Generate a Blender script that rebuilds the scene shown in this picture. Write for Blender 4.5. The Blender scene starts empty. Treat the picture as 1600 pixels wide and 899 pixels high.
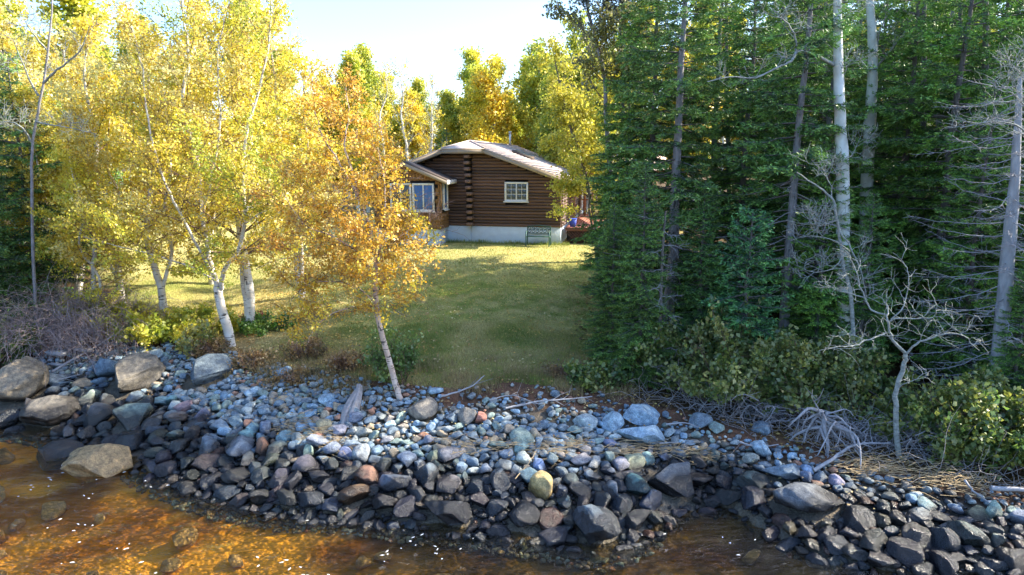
import bpy, math, random
import numpy as np
from mathutils import Vector, noise as mnoise

random.seed(7)
RNG = np.random.default_rng(11)
scene = bpy.context.scene
COL = scene.collection
PI = math.pi

# ------------------------------------------------------------------ camera
CAM_H = 6.0
PITCH = math.radians(10.6)
cam_data = bpy.data.cameras.new("camera")
cam_data.sensor_width = 36.0
cam_data.lens = 24.0
cam_data.clip_start = 0.1
cam_data.clip_end = 3000.0
cam = bpy.data.objects.new("camera", cam_data)
cam.location = (0, 0, CAM_H)
cam.rotation_euler = (PI / 2 - PITCH, 0, 0)
COL.objects.link(cam)
scene.camera = cam
FPX = 1600 * 24.0 / 36.0

# ------------------------------------------------------------------ light
SUN_EL = math.radians(34.0)
SUN_AZ = math.radians(77.0)      # clockwise from +y (the view direction) towards +x
SUN_DIR = Vector((math.sin(SUN_AZ) * math.cos(SUN_EL), math.cos(SUN_AZ) * math.cos(SUN_EL), math.sin(SUN_EL)))
world = bpy.data.worlds.new("World")
scene.world = world
world.use_nodes = True
wn = world.node_tree.nodes
wl = world.node_tree.links
bg = wn["Background"]
sky = wn.new("ShaderNodeTexSky")
sky.sky_type = 'NISHITA'
sky.sun_disc = False
sky.sun_elevation = SUN_EL
sky.sun_rotation = SUN_AZ
sky.air_density = 1.0
sky.dust_density = 1.8
sky.ozone_density = 5.0
wl.new(sky.outputs[0], bg.inputs[0])
bg.inputs[1].default_value = 0.15
sd = bpy.data.lights.new("sun", 'SUN')
sd.energy = 4.2
sd.angle = math.radians(0.5)
sd.color = (1.0, 0.90, 0.72)
so = bpy.data.objects.new("sun", sd)
so.rotation_euler = SUN_DIR.to_track_quat('Z', 'Y').to_euler()
so.location = (20, 0, 30)
COL.objects.link(so)

scene.view_settings.view_transform = 'Standard'
scene.view_settings.look = 'None'
scene.view_settings.exposure = 1.85
scene.view_settings.gamma = 1.0
scene.cycles.max_bounces = 10
scene.cycles.transparent_max_bounces = 12
scene.cycles.diffuse_bounces = 4
scene.cycles.caustics_reflective = False
scene.cycles.caustics_refractive = False

# ------------------------------------------------------------------ numpy noise
def _hash(ix, iy, s):
    n = (ix * 374761393 + iy * 668265263 + s * 974634777) & 0xFFFFFFFF
    n = ((n ^ (n >> 13)) * 1274126177) & 0xFFFFFFFF
    n = n ^ (n >> 16)
    return (n & 0xFFFFFF) / float(0xFFFFFF)

def vnoise(x, y, s=0):
    x = np.asarray(x, float); y = np.asarray(y, float)
    ix = np.floor(x).astype(np.int64); iy = np.floor(y).astype(np.int64)
    fx = x - ix; fy = y - iy
    fx = fx * fx * (3 - 2 * fx); fy = fy * fy * (3 - 2 * fy)
    a = _hash(ix, iy, s); b = _hash(ix + 1, iy, s); c = _hash(ix, iy + 1, s); d = _hash(ix + 1, iy + 1, s)
    return (a * (1 - fx) + b * fx) * (1 - fy) + (c * (1 - fx) + d * fx) * fy

def fbm(x, y, s=0, o=4):
    t = 0.0; a = 0.5
    for k in range(o):
        t = t + a * vnoise(np.asarray(x) * 2 ** k, np.asarray(y) * 2 ** k, s + k * 17)
        a *= 0.5
    return t / (1 - 0.5 ** o)

def sstep(a, b, x):
    t = np.clip((np.asarray(x, float) - a) / (b - a), 0, 1)
    return t * t * (3 - 2 * t)

# ------------------------------------------------------------------ pixel <-> world (only used to place things at real positions)
CP, SP = math.cos(PITCH), math.sin(PITCH)
def ray(px, py):
    cx = (px - 800) / FPX; cy = -(py - 449.5) / FPX
    return np.array([cx, CP + cy * SP, -SP + cy * CP])
def P(px, py, y):
    d = ray(px, py); t = y / d[1]
    return np.array([d[0] * t, y, CAM_H + d[2] * t])
def Pz(px, py, z):
    d = ray(px, py); t = (z - CAM_H) / d[2]
    return np.array([d[0] * t, d[1] * t, z])

# ------------------------------------------------------------------ terrain
_sh = np.array([Pz(px, py, 0.0) for px, py in [(-500, 640), (-200, 655), (0, 668), (70, 672), (150, 690), (235, 735), (330, 772), (470, 800), (560, 806), (650, 818), (740, 826), (830, 835), (940, 850), (1010, 830), (1060, 800), (1130, 790), (1200, 835), (1290, 872), (1400, 895), (1520, 915), (1650, 925), (1900, 940)]])
_hbx = np.array([-30, -9, -4, 0, 3, 5, 9, 30.]); _hbv = np.array([1.0, 1.0, 1.15, 1.2, .85, .65, 0.5, 0.5])
_bk = []
for px, py in [(-500, 520), (-200, 530), (0, 545), (120, 545), (250, 525), (320, 540), (400, 560), (500, 580), (580, 600), (700, 606), (830, 604), (930, 612), (1030, 640), (1120, 668), (1210, 690), (1330, 722), (1450, 752), (1550, 772), (1650, 780), (1900, 800)]:
    z = 1.2
    for _ in range(6):
        q = Pz(px, py, z); z = float(np.interp(q[0], _hbx, _hbv))
    _bk.append(q)
_bk = np.array(_bk)
def shore_y(x): return np.interp(x, _sh[:, 0], _sh[:, 1])
def bank_y(x): return np.interp(x, _bk[:, 0], _bk[:, 1])
def bank_t(x, y):
    s = shore_y(x); b = bank_y(x)
    return (y - s) / (b - s)
def H(x, y):
    x = np.asarray(x, float); y = np.asarray(y, float)
    s = shore_y(x); b = bank_y(x); hb = np.interp(x, _hbx, _hbv)
    t = (y - s) / (b - s)
    under = -0.75 * (1 - np.exp(-(s - y).clip(0) * 0.45)) - 0.02
    beach = hb * np.clip(t, 0, 1) ** 0.95
    up = hb + (2.2 - hb) * sstep(0, 1, (y - b) / (31 - b)) + (y - 31).clip(0) * 0.012
    z = np.where(t < 0, under, np.where(t < 1, beach, up))
    n = (fbm(x * 0.9, y * 0.9, 3) - 0.5) * 0.16 * np.where((y > 28) & (y < 44), 0.25, 1.0)
    far = sstep(70, 300, np.hypot(x, y))
    return z + n * (1 - far) * np.where(t < 0, 0.6, 1.0)
def Hs(x, y): return float(H(x, y))
def G(px, py):
    d = ray(px, py)
    t0 = 5.0; f = lambda t: CAM_H + d[2] * t - Hs(d[0] * t, d[1] * t)
    while f(t0) > 0 and t0 < 300: t0 += 0.2
    lo, hi = t0 - 0.2, t0
    for _ in range(14):
        m = (lo + hi) / 2
        if f(m) > 0: lo = m
        else: hi = m
    return np.array([d[0] * hi, d[1] * hi, CAM_H + d[2] * hi])
def X(px, y, z=2.0):
    """world x of picture column px for a point at distance y and height z"""
    depth = y * CP + (CAM_H - z) * SP
    return (px - 800) / FPX * depth

# ------------------------------------------------------------------ object helpers
def tag(o, label=None, cat=None, group=None, kind=None):
    if label: o['label'] = label
    if cat: o['category'] = cat
    if group: o['group'] = group
    if kind: o['kind'] = kind
    return o
def thing(name, loc, label, cat, group=None, rz=0.0):
    o = bpy.data.objects.new(name, None)
    o.empty_display_size = 0.2
    o.location = Vector(loc); o.rotation_euler = (0, 0, rz)
    COL.objects.link(o)
    return tag(o, label, cat, group)
def mesh_np(name, verts, faces, col=None, smooth=False):
    """faces: list of (K,n) int arrays"""
    me = bpy.data.meshes.new(name)
    verts = np.ascontiguousarray(verts, dtype=np.float32)
    faces = [np.asarray(f, dtype=np.int32) for f in faces if len(f)]
    nl = sum(f.size for f in faces); nf = sum(len(f) for f in faces)
    me.vertices.add(len(verts)); me.vertices.foreach_set("co", verts.ravel())
    me.loops.add(nl); me.loops.foreach_set("vertex_index", np.concatenate([f.ravel() for f in faces]))
    me.polygons.add(nf)
    starts = []; off = 0
    for f in faces:
        starts.append(off + np.arange(len(f)) * f.shape[1]); off += f.size
    me.polygons.foreach_set("loop_start", np.concatenate(starts).astype(np.int32))
    me.update(calc_edges=True)
    if smooth: me.polygons.foreach_set("use_smooth", np.ones(nf, dtype=bool))
    if col is not None:
        a = me.color_attributes.new("Col", 'FLOAT_COLOR', 'POINT')
        c = np.ones((len(verts), 4), dtype=np.float32); c[:, :3] = col
        a.data.foreach_set("color", c.ravel())
    me.validate()
    return me
def link(name, me, mat, parent=None, loc=None):
    o = bpy.data.objects.new(name, me)
    if mat is not None and len(me.materials) == 0: me.materials.append(mat)
    if parent is not None: o.parent = parent
    if loc is not None: o.location = Vector(loc)
    COL.objects.link(o)
    return o
def dup(root, loc, rz=0.0, scale=1.0, label=None, group=None):
    r = root.copy(); COL.objects.link(r)
    r.location = Vector(loc); r.rotation_euler = (r.rotation_euler[0], r.rotation_euler[1], rz)
    r.scale = (scale, scale, scale) if not hasattr(scale, '__len__') else scale
    if label: r['label'] = label
    if group: r['group'] = group
    for ch in list(root.children):
        c = ch.copy(); COL.objects.link(c); c.parent = r
        for g in list(ch.children):
            d = g.copy(); COL.objects.link(d); d.parent = c
    return r

class MB:
    """collects boxes, prisms and bars into one mesh (local coordinates, optional frame)"""
    def __init__(s): s.v = []; s.f = {}; s.n = 0
    def add(s, v, fs):
        for f in fs: s.f.setdefault(len(f), []).append([i + s.n for i in f])
        s.v.extend([tuple(p) for p in v]); s.n += len(v)
        return s
    def box(s, x0, x1, y0, y1, z0, z1):
        v = [(x, y, z) for z in (z0, z1) for y in (y0, y1) for x in (x0, x1)]
        return s.add(v, [(0, 2, 3, 1), (4, 5, 7, 6), (0, 1, 5, 4), (2, 6, 7, 3), (0, 4, 6, 2), (1, 3, 7, 5)])
    def bbox(s, x0, x1, y0, y1, z0, z1, b=0.01):
        """box with chamfered edges"""
        cs = []
        c = [(x0, x1), (y0, y1), (z0, z1)]
        base = s.n; v = []; idx = {}
        for sx in (0, 1):
            for sy in (0, 1):
                for sz in (0, 1):
                    for ax in range(3):
                        p = [c[0][sx], c[1][sy], c[2][sz]]
                        sg = (sx, sy, sz)
                        for k in range(3):
                            if k != ax: p[k] += b if sg[k] == 0 else -b
                        idx[(sx, sy, sz, ax)] = len(v); v.append(tuple(p))
        f = []
        for ax in range(3):
            for sd_ in (0, 1):
                o1, o2 = [k for k in range(3) if k != ax]
                q = []
                for a, b_ in ((0, 0), (1, 0), (1, 1), (0, 1)):
                    k = [0, 0, 0]; k[ax] = sd_; k[o1] = a; k[o2] = b_
                    q.append(idx[(k[0], k[1], k[2], ax)])
                f.append(q)
        for ax in range(3):
            o1, o2 = [k for k in range(3) if k != ax]
            for a in (0, 1):
                for b_ in (0, 1):
                    k0 = [0, 0, 0]; k0[o1] = a; k0[o2] = b_; k1 = list(k0); k1[ax] = 1
                    f.append([idx[(*k0, o1)], idx[(*k1, o1)], idx[(*k1, o2)], idx[(*k0, o2)]])
        for sx in (0, 1):
            for sy in (0, 1):
                for sz in (0, 1): f.append([idx[(sx, sy, sz, 0)], idx[(sx, sy, sz, 1)], idx[(sx, sy, sz, 2)]])
        return s.add(v, f)
    def prism(s, poly, a, b):
        """poly: list of 3D points; a, b offsets vectors"""
        n = len(poly); A = np.array(poly) + np.array(a); B = np.array(poly) + np.array(b)
        fs = [list(range(n))[::-1], [n + i for i in range(n)]] + [[i, (i + 1) % n, n + (i + 1) % n, n + i] for i in range(n)]
        return s.add(list(A) + list(B), fs)
    def bar(s, p, q, r, n=6):
        p = np.array(p, float); q = np.array(q, float); d = q - p; d /= np.linalg.norm(d)
        u = np.cross(d, (0, 0, 1) if abs(d[2]) < .9 else (1, 0, 0)); u /= np.linalg.norm(u); w = np.cross(d, u)
        ring = [r * (math.cos(2 * PI * i / n) * u + math.sin(2 * PI * i / n) * w) for i in range(n)]
        v = [p + k for k in ring] + [q + k for k in ring]
        return s.add(v, [[i, (i + 1) % n, n + (i + 1) % n, n + i] for i in range(n)] + [list(range(n))[::-1], [n + i for i in range(n)]])
    def mesh(s, name, smooth=False):
        me = mesh_np(name, np.array(s.v), [np.array(f) for f in s.f.values()], smooth=smooth)
        import bmesh
        bm = bmesh.new(); bm.from_mesh(me); bmesh.ops.recalc_face_normals(bm, faces=bm.faces); bm.to_mesh(me); bm.free()
        return me
    def build(s, name, mat, parent=None, loc=None, smooth=False): return link(name, s.mesh(name, smooth), mat, parent, loc)

class Tubes:
    """tapered bent tubes, built all at once"""
    def __init__(s): s.g = {}
    def add(s, pts, r, sides=5, cap=False):
        pts = np.asarray(pts, float)
        r = np.asarray(r, float)
        if r.ndim == 0: r = np.full(len(pts), float(r))
        elif len(r) == 2 and len(pts) != 2: r = np.linspace(r[0], r[1], len(pts))
        s.g.setdefault((len(pts), sides), []).append((pts, r))
    def arrays(s):
        V = []; F = []; off = 0
        for (m, n), L in s.g.items():
            p = np.stack([a for a, _ in L]); r = np.stack([b for _, b in L]); K = len(L)
            t = np.gradient(p, axis=1); t /= np.linalg.norm(t, axis=2, keepdims=True) + 1e-9
            mean = p[:, -1] - p[:, 0]; mean /= np.linalg.norm(mean, axis=1, keepdims=True) + 1e-9
            ref = np.where(np.abs(mean[:, 2:3]) < 0.8, np.array([[0, 0, 1.]]), np.array([[1., 0.1, 0]]))[:, None, :]
            u = np.cross(t, np.broadcast_to(ref, t.shape)); u /= np.linalg.norm(u, axis=2, keepdims=True) + 1e-9
            w = np.cross(t, u)
            a = np.arange(n) * 2 * PI / n
            ring = p[:, :, None, :] + r[:, :, None, None] * (np.cos(a)[None, None, :, None] * u[:, :, None, :] + np.sin(a)[None, None, :, None] * w[:, :, None, :])
            V.append(ring.reshape(-1, 3))
            k = np.arange(K)[:, None, None] * m * n; i = np.arange(m - 1)[None, :, None] * n; j = np.arange(n)[None, None, :]
            j2 = (j + 1) % n
            q = np.stack([k + i + j, k + i + j2, k + i + n + j2, k + i + n + j], -1).reshape(-1, 4)[:, ::-1] + off
            F.append(q); off += K * m * n
        return np.concatenate(V), np.concatenate(F)
    def build(s, name, mat, parent=None, base=(0, 0, 0), smooth=True, col=None):
        v, f = s.arrays()
        v = v - np.asarray(base)[None, :]
        return link(name, mesh_np(name, v, [f], smooth=smooth, col=col), mat, parent)

def unit(v):
    v = np.asarray(v, float); return v / (np.linalg.norm(v, axis=-1, keepdims=True) + 1e-12)
def rand_unit(rng, n):
    return unit(rng.normal(size=(n, 3)))

def leaves_mesh(name, rng, pos, size, pal, aspect=0.75, flat=0.0, patch=1.2, jitter=0.16, nrm=None):
    """one small four-cornered leaf per position, colours drawn from the palette by clump"""
    n = len(pos)
    nr = rand_unit(rng, n) if nrm is None else nrm
    if flat: nr = unit(nr + np.array([0, 0, flat]))
    a = unit(np.cross(nr, rand_unit(rng, n))); b = np.cross(nr, a)
    s = size * rng.uniform(0.5, 1.55, n)[:, None]
    fold = nr * s * 0.18
    v = np.stack([pos - a * s * 0.55, pos - b * s * 0.5 * aspect + fold, pos + a * s * 0.62, pos + b * s * 0.5 * aspect + fold], 1).reshape(-1, 3)
    f = np.arange(4 * n).reshape(n, 4)
    pal = np.array(pal)
    k = fbm(pos[:, 0] / patch + pos[:, 2] * 0.31, pos[:, 1] / patch + pos[:, 2] / patch, 91, 2)
    k = (k - 0.5) * 1.9 + 0.5 + rng.normal(0, jitter, n)
    k = np.clip(k, 0, 0.999) * (len(pal) - 1)
    i = k.astype(int); t = (k - i)[:, None]
    c = pal[i] * (1 - t) + pal[i + 1] * t
    c = c * rng.uniform(0.75, 1.2, (n, 1))
    return mesh_np(name, v, [f], col=np.repeat(c, 4, 0))

# ------------------------------------------------------------------ materials
def new_mat(name):
    m = bpy.data.materials.new(name); m.use_nodes = True
    nt = m.node_tree; nt.nodes.clear()
    out = nt.nodes.new("ShaderNodeOutputMaterial")
    return m, nt, out
class N:
    def __init__(s, nt): s.nt = nt
    def __call__(s, typ, ins=None, **kw):
        n = s.nt.nodes.new(typ)
        for k, v in kw.items(): setattr(n, k, v)
        for k, v in (ins or {}).items():
            if hasattr(v, 'is_linked') or isinstance(v, bpy.types.NodeSocket): s.nt.links.new(v, n.inputs[k])
            else: n.inputs[k].default_value = v
        return n
def ramp(n, fac, stops, interp='LINEAR'):
    r = n("ShaderNodeValToRGB"); r.color_ramp.interpolation = interp
    els = r.color_ramp.elements
    while len(els) < len(stops): els.new(0.5)
    for e, (p, c) in zip(els, stops):
        e.position = p; e.color = (*c, 1) if len(c) == 3 else c
    n.nt.links.new(fac, r.inputs[0])
    return r.outputs[0]
def c4(c): return (*c, 1)
def mixc(n, f, a, b, mode='MIX'):
    m = n("ShaderNodeMix", data_type='RGBA', blend_type=mode)
    for k, v in ((0, f), (6, a), (7, b)):
        if isinstance(v, bpy.types.NodeSocket): n.nt.links.new(v, m.inputs[k])
        else: m.inputs[k].default_value = v if not (isinstance(v, tuple) and len(v) == 3) else c4(v)
    return m.outputs[2]

def simple(name, c, rough=0.7, var=0.25, scale=8.0, bump=0.0, bscale=None, metallic=0.0, stretch=(1, 1, 1), spec=0.5, orand=0.0):
    m, nt, out = new_mat(name); n = N(nt)
    tc = n("ShaderNodeTexCoord"); mp = n("ShaderNodeMapping", {0: tc.outputs["Object"], 3: stretch})
    no = n("ShaderNodeTexNoise", {"Vector": mp.outputs[0], "Scale": scale, "Detail": 6.0, "Roughness": 0.6})
    col = ramp(n, no.outputs[0], [(0.25, tuple(x * (1 - var) for x in c)), (0.75, tuple(min(1, x * (1 + var)) for x in c))])
    if orand:
        oi = n("ShaderNodeObjectInfo"); rv = ramp(n, oi.outputs["Random"], [(0.0, (1 - orand,) * 3), (1.0, (1 + orand, 1 + orand * .8, 1 + orand * .6))])
        col = mixc(n, 1.0, col, rv, 'MULTIPLY')
    b = n("ShaderNodeBsdfPrincipled", {"Base Color": col, "Roughness": rough, "Metallic": metallic, "Specular IOR Level": spec})
    if bump:
        n2 = n("ShaderNodeTexNoise", {"Vector": mp.outputs[0], "Scale": bscale or scale * 3, "Detail": 5.0})
        bp = n("ShaderNodeBump", {"Height": n2.outputs[0], "Strength": bump, "Distance": 0.02})
        nt.links.new(bp.outputs[0], b.inputs["Normal"])
    nt.links.new(b.outputs[0], out.inputs[0])
    return m

def leaf_mat(name, trans=0.45, rough=0.5, spec=0.3, tmul=(1.0, 1.0, 1.0), gloss=0.06, tint=((0, (.9, .9, .95)), (1, (1.08, 1.05, 1.0)))):
    m, nt, out = new_mat(name); n = N(nt)
    at = n("ShaderNodeAttribute", attribute_name="Col"); oi = n("ShaderNodeObjectInfo")
    rv = ramp(n, oi.outputs["Random"], tint)
    lc = mixc(n, 1.0, at.outputs[0], rv, 'MULTIPLY')
    d = n("ShaderNodeBsdfDiffuse", {"Color": lc})
    tm = mixc(n, 1.0, lc, tmul, 'MULTIPLY')
    t = n("ShaderNodeBsdfTranslucent", {"Color": tm})
    mx = n("ShaderNodeMixShader", {0: trans, 1: d.outputs[0], 2: t.outputs[0]})
    g = n("ShaderNodeBsdfGlossy", {"Color": (1, 1, 1, 1), "Roughness": rough})
    m2 = n("ShaderNodeMixShader", {0: gloss, 1: mx.outputs[0], 2: g.outputs[0]})
    nt.links.new(m2.outputs[0], out.inputs[0])
    return m

def bark_white(name, base=(0.72, 0.70, 0.66), dark=(0.06, 0.05, 0.045), amount=0.40, warm=(0.5, 0.42, 0.33)):
    m, nt, out = new_mat(name); n = N(nt)
    tc = n("ShaderNodeTexCoord")
    mp = n("ShaderNodeMapping", {0: tc.outputs["Object"], 3: (5, 5, 32)})
    a = n("ShaderNodeTexNoise", {"Vector": mp.outputs[0], "Scale": 1.0, "Detail": 3.0})
    mp2 = n("ShaderNodeMapping", {0: tc.outputs["Object"], 3: (9, 9, 3.2)})
    b = n("ShaderNodeTexNoise", {"Vector": mp2.outputs[0], "Scale": 1.0, "Detail": 4.0, "Roughness": 0.65})
    la = ramp(n, a.outputs[0], [(amount - 0.04, (1, 1, 1)), (amount, (0, 0, 0))])
    lb = ramp(n, b.outputs[0], [(amount - 0.07, (1, 1, 1)), (amount - 0.02, (0, 0, 0))])
    mxx = n("ShaderNodeMath", {0: la, 1: lb}, operation='MAXIMUM')
    c = n("ShaderNodeTexNoise", {"Vector": tc.outputs["Object"], "Scale": 3.0, "Detail": 4.0})
    bc = ramp(n, c.outputs[0], [(0.35, base), (0.75, warm)])
    col = mixc(n, mxx.outputs[0], bc, dark)
    bp = n("ShaderNodeBump", {"Height": mxx.outputs[0], "Strength": 0.5, "Distance": 0.01}, invert=True)
    s = n("ShaderNodeBsdfPrincipled", {"Base Color": col, "Roughness": 0.75, "Normal": bp.outputs[0]})
    nt.links.new(s.outputs[0], out.inputs[0])
    return m

def stone_mat(name, source, wetc=(0.10, 0.095, 0.105)):
    m, nt, out = new_mat(name); n = N(nt)
    if source == 'object':
        oi = n("ShaderNodeObjectInfo"); base = oi.outputs["Color"]
    else:
        at = n("ShaderNodeAttribute", attribute_name="Col"); base = at.outputs[0]
    ge = n("ShaderNodeNewGeometry")
    n1 = n("ShaderNodeTexNoise", {"Vector": ge.outputs["Position"], "Scale": 9.0, "Detail": 7.0, "Roughness": 0.65})
    n2 = n("ShaderNodeTexNoise", {"Vector": ge.outputs["Position"], "Scale": 55.0, "Detail": 4.0, "Roughness": 0.7})
    v1 = ramp(n, n1.outputs[0], [(0.3, (0.42, 0.44, 0.48)), (0.5, (0.95, 0.95, 0.95)), (0.7, (1.6, 1.55, 1.42))])
    v2 = ramp(n, n2.outputs[0], [(0.35, (0.6, 0.6, 0.6)), (0.65, (1.35, 1.35, 1.35))])
    c = mixc(n, 1.0, base, v1, 'MULTIPLY'); c = mixc(n, 1.0, c, v2, 'MULTIPLY')
    # pale lichen and scratches
    n3 = n("ShaderNodeTexNoise", {"Vector": ge.outputs["Position"], "Scale": 22.0, "Detail": 5.0, "Roughness": 0.75})
    lf = ramp(n, n3.outputs[0], [(0.62, (0, 0, 0)), (0.68, (0.6, 0.6, 0.6))])
    c = mixc(n, lf, c, (0.48, 0.47, 0.42))
    # wet band near the water line
    sp = n("ShaderNodeSeparateXYZ", {0: ge.outputs["Position"]})
    wn_ = n("ShaderNodeTexNoise", {"Vector": ge.outputs["Position"], "Scale": 1.6, "Detail": 4.0})
    ad = n("ShaderNodeMath", {0: wn_.outputs[0], 1: 0.62}, operation='MULTIPLY')
    zz = n("ShaderNodeMath", {0: sp.outputs[2], 1: ad.outputs[0]}, operation='SUBTRACT')
    wet = n("ShaderNodeMapRange", {0: zz.outputs[0], 1: 0.17, 2: 0.32, 3: 1.0, 4: 0.0})
    uw = n("ShaderNodeMapRange", {0: sp.outputs[2], 1: -0.10, 2: -0.02, 3: 0.0, 4: 1.0})
    wet = n("ShaderNodeMath", {0: wet.outputs[0], 1: uw.outputs[0]}, operation='MULTIPLY')
    cw = mixc(n, 1.0, c, wetc, 'MULTIPLY')
    c = mixc(n, wet.outputs[0], c, cw)
    ro = n("ShaderNodeMapRange", {0: wet.outputs[0], 1: 0.0, 2: 1.0, 3: 0.82, 4: 0.22})
    h = n("ShaderNodeMath", {0: n1.outputs[0], 1: n2.outputs[0]}, operation='ADD')
    bp = n("ShaderNodeBump", {"Height": h.outputs[0], "Strength": 0.8, "Distance": 0.03})
    s = n("ShaderNodeBsdfPrincipled", {"Base Color": c, "Roughness": ro.outputs[0], "Normal": bp.outputs[0]})
    nt.links.new(s.outputs[0], out.inputs[0])
    return m

def ground_mat():
    m, nt, out = new_mat("ground"); n = N(nt)
    at = n("ShaderNodeAttribute", attribute_name="Col")
    ge = n("ShaderNodeNewGeometry")
    n1 = n("ShaderNodeTexNoise", {"Vector": ge.outputs["Position"], "Scale": 14.0, "Detail": 8.0, "Roughness": 0.75})
    n2 = n("ShaderNodeTexNoise", {"Vector": ge.outputs["Position"], "Scale": 1.7, "Detail": 5.0, "Roughness": 0.6})
    n3 = n("ShaderNodeTexVoronoi", {"Vector": ge.outputs["Position"], "Scale": 26.0})
    v1 = ramp(n, n1.outputs[0], [(0.3, (0.55, 0.55, 0.55)), (0.7, (1.45, 1.42, 1.3))])
    v2 = ramp(n, n2.outputs[0], [(0.3, (0.8, 0.84, 0.8)), (0.7, (1.2, 1.15, 1.1))])
    sp = n("ShaderNodeSeparateXYZ", {0: ge.outputs["Position"]}); bedf = n("ShaderNodeMapRange", {0: sp.outputs[2], 1: -0.12, 2: -0.03, 3: 0.85, 4: 0.0})
    v1 = mixc(n, bedf.outputs[0], v1, (0.95, 0.95, 0.95))
    c = mixc(n, 1.0, at.outputs[0], v1, 'MULTIPLY'); c = mixc(n, 1.0, c, v2, 'MULTIPLY')
    h = n("ShaderNodeMath", {0: n1.outputs[0], 1: n3.outputs[0]}, operation='ADD')
    bs = n("ShaderNodeMapRange", {0: sp.outputs[2], 1: -0.12, 2: -0.03, 3: 0.10, 4: 0.6})
    bp = n("ShaderNodeBump", {"Height": h.outputs[0], "Strength": bs.outputs[0], "Distance": 0.04})
    s = n("ShaderNodeBsdfPrincipled", {"Base Color": c, "Roughness": 0.95, "Normal": bp.outputs[0], "Specular IOR Level": 0.1})
    nt.links.new(s.outputs[0], out.inputs[0])
    return m

def water_mat():
    m, nt, out = new_mat("water"); n = N(nt)
    ge = n("ShaderNodeNewGeometry")
    mp = n("ShaderNodeMapping", {0: ge.outputs["Position"], 2: (0, 0, math.radians(-16)), 3: (2.0, 6.5, 1)})
    n1 = n("ShaderNodeTexNoise", {"Vector": mp.outputs[0], "Scale": 1.5, "Detail": 4.0, "Roughness": 0.55, "Distortion": 0.4})
    mp2 = n("ShaderNodeMapping", {0: ge.outputs["Position"], 2: (0, 0, math.radians(20)), 3: (7, 16, 1)})
    n2 = n("ShaderNodeTexNoise", {"Vector": mp2.outputs[0], "Scale": 1.6, "Detail": 3.0})
    m2 = n("ShaderNodeMath", {0: n2.outputs[0], 1: 0.28}, operation='MULTIPLY')
    h = n("ShaderNodeMath", {0: n1.outputs[0], 1: m2.outputs[0]}, operation='ADD')
    bp = n("ShaderNodeBump", {"Height": h.outputs[0], "Strength": 1.0, "Distance": 0.15})
    fr = n("ShaderNodeFresnel", {"IOR": 1.33, "Normal": bp.outputs[0]})
    tr = n("ShaderNodeBsdfTransparent", {"Color": (0.97, 0.86, 0.60, 1)})
    gl = n("ShaderNodeBsdfGlossy", {"Color": (1, 1, 1, 1), "Roughness": 0.04, "Normal": bp.outputs[0]})
    mx = n("ShaderNodeMixShader", {0: fr.outputs[0], 1: tr.outputs[0], 2: gl.outputs[0]})
    nt.links.new(mx.outputs[0], out.inputs[0])
    return m

def glass_mat(name, c=(0.05, 0.07, 0.08), rough=0.05):
    m, nt, out = new_mat(name); n = N(nt)
    s = n("ShaderNodeBsdfPrincipled", {"Base Color": c4(c), "Roughness": rough, "Specular IOR Level": 0.8})
    nt.links.new(s.outputs[0], out.inputs[0]); return m

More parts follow.
